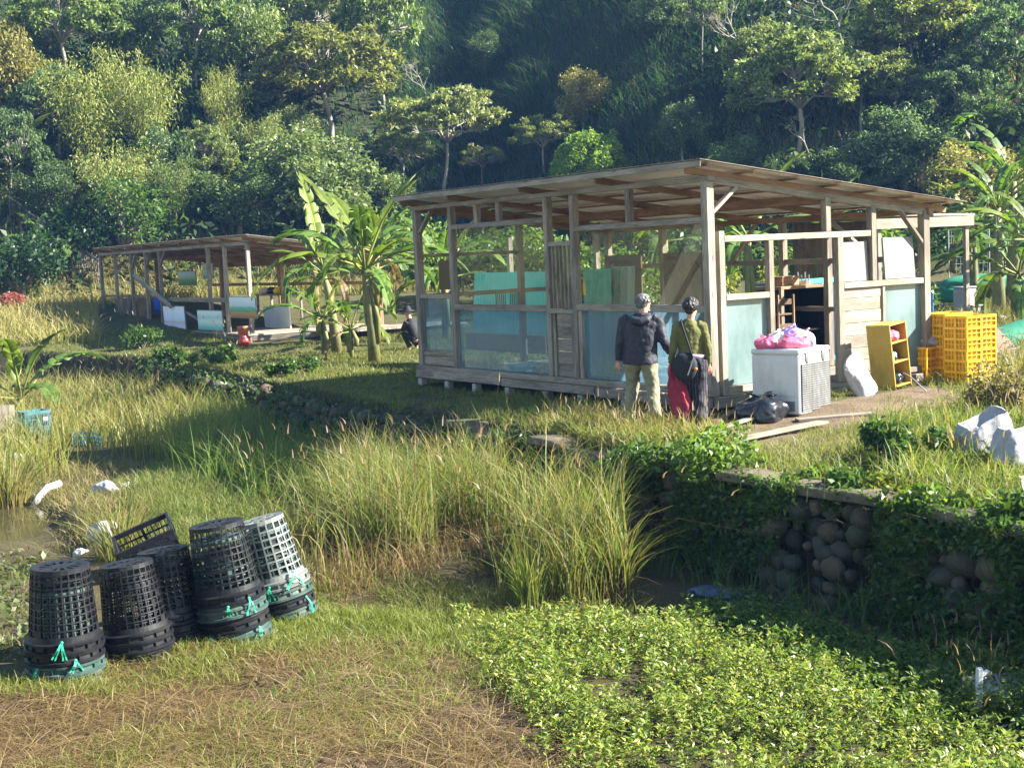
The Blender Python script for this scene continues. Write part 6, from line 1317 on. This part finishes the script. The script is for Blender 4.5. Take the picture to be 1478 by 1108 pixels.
def withz(p, dz=0): return np.concatenate([p, (ground(p[:, 0], p[:, 1])+dz)[:, None]], 1)
def stuff(name, parts, mat='grass'): V, F, C = merge(parts) if isinstance(parts, list) else parts; return kind(link(name, fastmesh(name, V, F, C, M[mat])), 'stuff')
G1 = ((.09, .14, .02), (.15, .20, .03), (.23, .25, .05)); DRY = ((.12, .08, .035), (.19, .13, .055), (.27, .20, .095)); DRY2 = ((.065, .038, .022), (.16, .098, .048), (.30, .205, .09), (.23, .205, .055))
def lean(n, s, bias=(0, 0)): return rng.normal(size=(n, 2))*s+np.array(bias)
# dead matted grass in the foreground
p = scatter_px(60000, DRYPOLY, .05, 1, wob=150); n = len(p); den = vnoise(p[:, 0], p[:, 1], 1.1, 11)+.5*vnoise(p[:, 0], p[:, 1], 3.3, 12); k = den > -.22+.12*rng.normal(size=n); p = p[k]; n = len(p)
V1 = blades(withz(p, -.01), .04+.10*rng.random(n), .004+.005*rng.random(n), lean(n, 1.9), 4, .4, DRY2)
p = scatter_px(22000, DRYPOLY, .05, 2, wob=150); den = vnoise(p[:, 0], p[:, 1], .7, 13)+.4*vnoise(p[:, 0], p[:, 1], 2.5, 18); p = p[den > .17]; n = len(p); V2 = blades(withz(p, -.01), .05+.10*rng.random(n), .005+.004*rng.random(n), lean(n, 1.1), 4, .7, ((.12, .17, .022), (.18, .22, .035), (.26, .25, .06)))
p = scatter_px(5000, DRYPOLY, .05, 19, wob=150); n = len(p); V3_ = blades(withz(p, .01), .06+.10*rng.random(n), .006+.006*rng.random(n), lean(n, 2.6), 4, .3, ((.26, .18, .085), (.34, .26, .13), (.15, .08, .045)))
stuff('matted_grass', [V1, V2, V3_])
p = scatter_px(260, DRYPOLY, .05, 55, wob=150); den = vnoise(p[:, 0], p[:, 1], 1.1, 11); p = p[den < -.12]; mb = MB()
for q in withz(p, 0): r = random.uniform(.02, .06); mb.ell(tuple(q), (r*1.3, r, r*.6), Euler((0, 0, random.uniform(0, 3))), 7, 5, (.6, .5, .45), .2)
kind(mb.build('soil_clods', M['coping'], smooth=True), 'stuff')
# bright short grass around the baskets and along the bog
EDGE = [(-100, 1000), (20, 985), (150, 965), (330, 930), (440, 875), (560, 856), (660, 852), (760, 885), (740, 930), (700, 990), (640, 925), (520, 930), (330, 958), (150, 990), (0, 1015)]
p = scatter_px(17000, EDGE, .05, 3, wob=150); n = len(p); stuff('short_grass', blades(withz(p, -.01), .07+.10*rng.random(n), .007+.005*rng.random(n), lean(n, .6), 3, .8, G1, ((.17, .18, .04),)))
# broad leaved bog plants
def bog(n, poly, z, seed, hh=(.08, .22), size=.062, cols=((.08, .14, .026), (.15, .215, .04), (.24, .29, .07), (.33, .30, .09))):
    p = scatter_px(n, poly, z, seed); n = len(p); den = vnoise(p[:, 0], p[:, 1], .9, 14)+.6*vnoise(p[:, 0], p[:, 1], 2.6, 15); k = den > -.13+.13*rng.normal(size=n); p = p[k]; den = den[k]; n = len(p)
    b = withz(p, -.02); b[:, 2] = np.maximum(b[:, 2], -.03); H = (hh[0]+(hh[1]-hh[0])*rng.random(n)**1.7)*(1+.7*den); parts = [blades(b, H, np.full(n, .007), lean(n, .25), 2, .6, ((.08, .11, .03),))]
    for t in (.45, .62, .78, .92, 1.0):
        m = 2 if t < 1 else 3
        for q in range(m):
            az = rng.random(n)*6.28; d = np.stack([np.cos(az), np.sin(az), .35+.5*rng.random(n)*(1.4 if t == 1 else .7)], 1); P = b.copy(); P[:, 2] += H*t; P[:, :2] += rng.normal(size=(n, 2))*.012
            parts.append(leaves(P, size*(.7+.5*rng.random(n)), cols, .6, .34, d*2.2))
    return parts
stuff('bog_plants', bog(9500, BOGPOLY, .03, 4, (.03, .23), .045), 'leaf')
stuff('ditch_plants', bog(1500, [(930, 880), (1100, 885), (1300, 930), (1478, 985), (1560, 1080), (1400, 1085), (1240, 1010), (1100, 940)], .0, 5, (.08, .28), .055, ((.06, .11, .022), (.11, .17, .035), (.18, .23, .06))), 'leaf')
p = scatter_px(5200, [(430, 885), (440, 868), (560, 842), (660, 830), (730, 812), (790, 850), (910, 866), (930, 884), (760, 892), (560, 880)], .0, 71); den = vnoise(p[:, 0], p[:, 1], 1.6, 72); p = p[den > -.12]; n = len(p); b_ = withz(p, -.02); b_[:, 2] = np.maximum(b_[:, 2], -.05)
stuff('pond_weeds', [blades(b_, .08+.22*rng.random(n)**1.5, .007+.006*rng.random(n), lean(n, .8), 3, .8, ((.09, .12, .025), (.16, .17, .04), (.24, .18, .08))), leaves(b_[::3]+np.array([0, 0, .05]), .045, ((.08, .14, .026), (.15, .21, .04)), .6, .4)])
# reeds
def reeds(n, poly, z, seed, h, cols, tips, w=(.012, .022), ln=.42, bias=(0, 0), clump=.9, thr=-.3, cv=1.4):
    p = scatter_px(n, poly, z, seed); den = vnoise(p[:, 0], p[:, 1], clump, 16+seed)+.6*vnoise(p[:, 0], p[:, 1], clump*2.7, 17); k = (den > thr) & (sd_wall(p[:, 0], p[:, 1]) < -.35); p = p[k]; den = den[k]; n = len(p); b = withz(p, -.05); hk = .62+.38*sstep((proj(b)[0]-400)/150) if poly is CEN else 1.
    return blades(b, (h[0]+(h[1]-h[0])*rng.random(n)**1.3)*(1+.35*den)*hk, w[0]+(w[1]-w[0])*rng.random(n), lean(n, ln, bias), 6, cv, cols, tips)
RC = ((.08, .13, .03), (.15, .165, .045), (.25, .19, .08), (.10, .145, .03)); RT = ((.085, .155, .03), (.13, .19, .035), (.20, .22, .055), (.30, .25, .10), (.27, .17, .065))
CEN = [(415, 858), (470, 868), (560, 845), (640, 838), (668, 800), (740, 815), (730, 862), (830, 872), (905, 862), (890, 800), (800, 755), (690, 735), (560, 730), (440, 745), (380, 770)]
stuff('reed_bed', [reeds(13000, CEN, .02, 6, (.5, 1.35), RC, RT, (.010, .021), .30, thr=-.05, clump=1.25, cv=1.9), reeds(6500, CEN, .02, 7, (.2, .6), ((.12, .07, .035), (.20, .135, .065), (.29, .215, .11)), DRY, (.008, .016), .7), reeds(420, CEN, .02, 26, (1.15, 1.6), RC, RT, (.014, .024), .75, cv=2.6)])
FARY = [(-150, 720), (-150, 560), (120, 545), (330, 560), (400, 640), (330, 690), (250, 668), (150, 640), (60, 690)]
stuff('yellow_reeds', [reeds(13000, FARY, .05, 8, (.6, 1.15), ((.115, .16, .03), (.165, .195, .04), (.23, .21, .065)), ((.19, .215, .05), (.28, .25, .085), (.31, .22, .085)), (.016, .03), .45), reeds(5000, FARY, .05, 9, (.4, .9), DRY, DRY, (.014, .022), .6)])
MIDR = [(300, 590), (520, 600), (640, 640), (750, 690), (800, 745), (690, 742), (560, 735), (440, 745), (360, 745), (270, 690)]
stuff('green_reeds', [reeds(17000, MIDR, .05, 10, (.5, 1.1), ((.07, .14, .03), (.11, .19, .035), (.17, .22, .05)), ((.10, .15, .03), (.17, .18, .05)), (.012, .022), .45)])
BANK = [(190, 690), (280, 668), (390, 740), (420, 800), (440, 860), (330, 790), (290, 790), (230, 790), (205, 740)]
p = scatter_px(14000, BANK, .12, 11); n = len(p); stuff('bank_grass', blades(withz(p, -.02), .12+.22*rng.random(n), .010+.008*rng.random(n), lean(n, .6), 3, .9, ((.075, .12, .025), (.125, .17, .032), (.19, .20, .055), (.22, .18, .08))))
LB = [(-100, 700), (60, 660), (180, 655), (210, 700), (215, 790), (140, 800), (110, 760), (60, 725), (-100, 712)]
p = scatter_px(7000, LB, .1, 12); n = len(p); stuff('bank_weeds', [blades(withz(p, -.02), .06+.20*rng.random(n), .010+.008*rng.random(n), lean(n, .8), 3, .8, ((.11, .13, .03), (.17, .17, .05), (.28, .21, .10), (.14, .09, .05)))])
LM = [(-100, 805), (40, 800), (60, 850), (45, 900), (40, 960), (-100, 960)]
p = scatter_px(2500, LM, .05, 13); n = len(p); stuff('mud_weeds', [blades(withz(p, -.02), .05+.13*rng.random(n), .012+.01*rng.random(n), lean(n, .9), 2, .8, ((.09, .13, .03), (.16, .14, .06), (.12, .08, .05))), leaves(withz(p[:900], .03), .09, ((.10, .13, .05), (.17, .19, .10)), .8, .6)])
def reed_clump(px, py, n, h, label, seed, cols=RC, tips=RT, r=.28, z=.05, ln=.6):
    c = G(px, py, z); z0 = gz(c.x, c.y); r_ = np.random.default_rng(seed); a = r_.random(n)*6.28; q = r*r_.random(n)**.7; b = np.stack([q*np.cos(a), q*np.sin(a), np.full(n, -.03)], 1)
    L = np.stack([np.cos(a), np.sin(a)], 1)*(q/r*ln)[:, None]+rng.normal(size=(n, 2))*.18; V, F, C = blades(b, h*(.45+.55*r_.random(n)), .012+.012*r_.random(n), L, 6, 1.2, cols, tips)
    o = link('reed_clump', fastmesh('reed_clump', V, F, C, M['grass']), None, (c.x, c.y, z0)); return tag(o, label, 'reeds', 'reed clumps standing apart from the beds')
reed_clump(12, 722, 260, 1.35, 'dry based reed clump at the left edge above the pond', 31, ((.20, .15, .06), (.22, .20, .06), (.30, .21, .09)), RT, .3)
reed_clump(180, 815, 170, 1.05, 'loose reed clump between the left pond and the basket stacks', 32, RC, RT, .3, ln=.9)
reed_clump(765, 868, 130, .95, 'single upright reed clump at the front of the central bed', 33, ((.15, .20, .04), (.2, .22, .05)), RT, .13, ln=.3)
reed_clump(890, 852, 120, 1.0, 'splayed reed clump at the right end of the central bed', 34, RC, RT, .2, ln=.9)
# terrace turf
def terrace_pts(n, x0, x1, y0, y1, seed, smin=.02): 
    r_ = np.random.default_rng(seed); p = np.stack([x0+(x1-x0)*r_.random(n), y0+(y1-y0)*r_.random(n)], 1); s = sd_wall(p[:, 0], p[:, 1]); lx = (p[:, 0]-HA[0])*D2[0]+(p[:, 1]-HA[1])*D2[1]; ly = (p[:, 0]-HA[0])*D1[0]+(p[:, 1]-HA[1])*D1[1]
    k = (s > smin) & ~((lx > -.0) & (lx < 4.4) & (ly > -.03) & (ly < 8.1)); a = L2m.inverted(); qx = p[:, 0]*a[0][0]+p[:, 1]*a[0][1]+a[0][3]; qy = p[:, 0]*a[1][0]+p[:, 1]*a[1][1]+a[1][3]; k &= ~((qx > -.1) & (qx < 6.5) & (qy > -1.9) & (qy < YL+.1)); return p[k], s[k]
PATH = [(1090, 625), (1080, 600), (1200, 580), (1330, 556), (1380, 566), (1310, 590), (1220, 615), (1130, 632)]
TG = ((.085, .14, .022), (.14, .19, .03), (.21, .225, .045), (.28, .23, .10))
p, s = terrace_pts(150000, -12, 9.5, 9, 24, 41); px, py = proj(withz(p)); den = vnoise(p[:, 0], p[:, 1], .9, 21)+.6*vnoise(p[:, 0], p[:, 1], 3., 22); pa = inpoly(px, py, PATH); bare = inpoly(px, py, [(1180, 640), (1300, 612), (1420, 640), (1380, 680), (1200, 690)]); k = (den > -.22+.5*pa+.28*bare) & (px > -150) & (px < 1650); p, s, den, pa = p[k], s[k], den[k], pa[k]; n = len(p)
hgt = (.06+.12*rng.random(n))*(1+.9*den)*(1-.5*pa)*(1+1.2*np.exp(-s/.35)); stuff('terrace_grass', blades(withz(p, -.02), hgt, .008+.007*rng.random(n), lean(n, .65), 3, .8, TG, ((.13, .15, .03), (.21, .19, .07))))
p, s = terrace_pts(150000, -14, 16, 24, 46, 42); px, py = proj(withz(p)); k = (px > -100) & (px < 1580); p = p[k]; n = len(p); den = vnoise(p[:, 0], p[:, 1], .5, 23); stuff('meadow_grass', blades(withz(p, -.02), (.05+.10*rng.random(n))*(1+.9*den), .016+.012*rng.random(n), lean(n, .6), 2, .8, ((.07, .11, .018), (.115, .145, .022), (.17, .17, .035)), ((.17, .17, .04),)))
p, s = terrace_pts(70000, -30, 30, 42, 60, 43); px, py = proj(withz(p)); k = (px > -100) & (px < 1580) & ((px < 142) | (p[:, 1] > 53)); p = p[k]; n = len(p); stuff('field_grass', blades(withz(p, -.02), .3+.5*rng.random(n), .03+.02*rng.random(n), lean(n, .55), 3, .9, ((.12, .15, .03), (.20, .19, .05), (.27, .23, .08)), ((.28, .26, .09), (.36, .27, .12))))
# tall weeds at the right, behind crates and around the bags, tall stalks on the wall edge
WEED = [(1345, 470), (1600, 440), (1600, 560), (1440, 590), (1440, 500)]
p = scatter_px(6500, WEED, T, 44); n = len(p); stuff('tall_weeds', [blades(withz(p, -.02), .25+.45*rng.random(n), .014+.012*rng.random(n), lean(n, .5), 3, .9, ((.10, .13, .025), (.17, .16, .05), (.24, .18, .09)))])
RW = [(1230, 660), (1320, 612), (1440, 580), (1600, 590), (1600, 740), (1480, 735), (1380, 720), (1280, 695)]
p = scatter_px(9000, RW, T, 45); n = len(p); den = vnoise(p[:, 0], p[:, 1], 1.3, 24); k = den > -.2; p = p[k]; den = den[k]; n = len(p); stuff('bank_top_weeds', [blades(withz(p, -.02), (.12+.26*rng.random(n))*(1+den), .010+.010*rng.random(n), lean(n, .6), 3, .9, TG), leaves(withz(p[::2], .09), .065, GREENS, .5, .4)])
MAN = [(780, 612), (870, 598), (930, 618), (1030, 628), (1030, 650), (930, 642), (780, 630)]
p = scatter_px(3000, MAN, T, 46); n = len(p); stuff('edge_weeds', [blades(withz(p, -.02), .14+.26*rng.random(n), .010+.010*rng.random(n), lean(n, .55), 3, .9, TG, ((.2, .2, .05), (.3, .2, .1))), leaves(withz(p[::2], .10), .055, LIGHT, .5, .45)])
# creepers and rank growth down the wall face
tt = np.concatenate([np.linspace(0, 1, 400)*0+i for i in range(1)]) if False else None
cr_ = []
for (i0, i1, cnt) in ((1, 7, 26000), (7, 12, 1800)):
    for i in range(i0, i1):
        a, b = WALL[i], WALL[i+1]; L = np.hypot(*(b-a)); m = int(cnt*L/14); d = (b-a)/L; nr = np.array([d[1], -d[0]]); u = rng.random(m); z = rng.random(m)**.9*1.15; q = a+(b-a)*u[:, None]; cov = vnoise(u*L*.8+i*7, z*1.3, 1.1, 31)+.35*np.abs(z-.75)-.05+(.22 if i0 == 7 else 0); k = cov > -.06
        P = np.concatenate([q-nr*(.38-.16*z+.12*rng.random(m))[:, None], z[:, None]], 1)[k]; cr_.append(leaves(P, .065 if i0 == 1 else .085, GREENS if i0 == 1 else GREENS, .3, .5))
        m2 = int(cnt*.05*L/14); u = rng.random(m2); q = a+(b-a)*u[:, None]-nr*(.1+.3*rng.random(m2))[:, None]; zz = .3+.8*rng.random(m2); cr_.append(blades(np.concatenate([q, zz[:, None]], 1), .12+.35*rng.random(m2), np.full(m2, .006), lean(m2, .9)-nr*1.1, 3, .9, ((.10, .08, .04), (.07, .10, .03))))
        m3 = int(cnt*.05*L/14); u = rng.random(m3); q = a+(b-a)*u[:, None]-nr*(.25+.7*rng.random(m3))[:, None]; cr_.append(blades(withz(q, -.03), .15+.45*rng.random(m3), .010+.01*rng.random(m3), lean(m3, .5), 3, .9, ((.05, .10, .02), (.09, .14, .03), (.14, .12, .05))))
stuff('creepers', cr_, 'leaf')

# thin seed stalks standing above the turf and the ditch
def stalks(n, poly, z, seed, h, w_=.005, ln=.25): p = scatter_px(n, poly, z, seed); n = len(p); b = withz(p, -.02); hh = h[0]+(h[1]-h[0])*rng.random(n); L = lean(n, ln); a = blades(b, hh, np.full(n, w_), L, 4, 1.2, ((.17, .15, .05), (.24, .18, .09))); tip = b.copy(); tip[:, :2] += L*(hh*.95)[:, None]; tip[:, 2] += hh*.82; h2 = blades(tip, .10+.06*rng.random(n), np.full(n, w_*3.2), L*1.2, 3, .8, ((.26, .17, .12), (.33, .22, .15))); return [a, h2]
stuff('seed_stalks', stalks(120, [(770, 612), (880, 596), (1030, 620), (1080, 650), (930, 648), (780, 632)], T, 61, (.25, .5))+stalks(90, [(1230, 650), (1478, 590), (1478, 730), (1300, 700)], T, 62, (.3, .6))+stalks(60, [(1330, 930), (1478, 960), (1478, 1040), (1380, 1040)], .0, 63, (.3, .65))+stalks(140, CEN, .0, 64, (1.1, 1.6), .007, .4)+stalks(120, FARY, .0, 65, (1.0, 1.4), .009, .4))
# ------------------------------------------------------------------ air
if HAZE:
    mb = MB(); x0, x1, y0, y1, z0, z1 = -78, 62, -8, 122, -2.5, 85
    mb.box(((x0+x1)/2, (y0+y1)/2, (z0+z1)/2), (x1-x0, y1-y0, z1-z0), col=(1, 1, 1)); m, nt, out = _mat('haze_air'); v = nt.nodes.new('ShaderNodeVolumePrincipled'); v.inputs['Color'].default_value = (.2, .45, 1., 1); v.inputs['Density'].default_value = HAZE; v.inputs['Anisotropy'].default_value = .1
    nt.links.new(v.outputs[0], out.inputs['Volume']); kind(mb.build('haze', m), 'stuff')
    SC.cycles.volume_bounces = 0
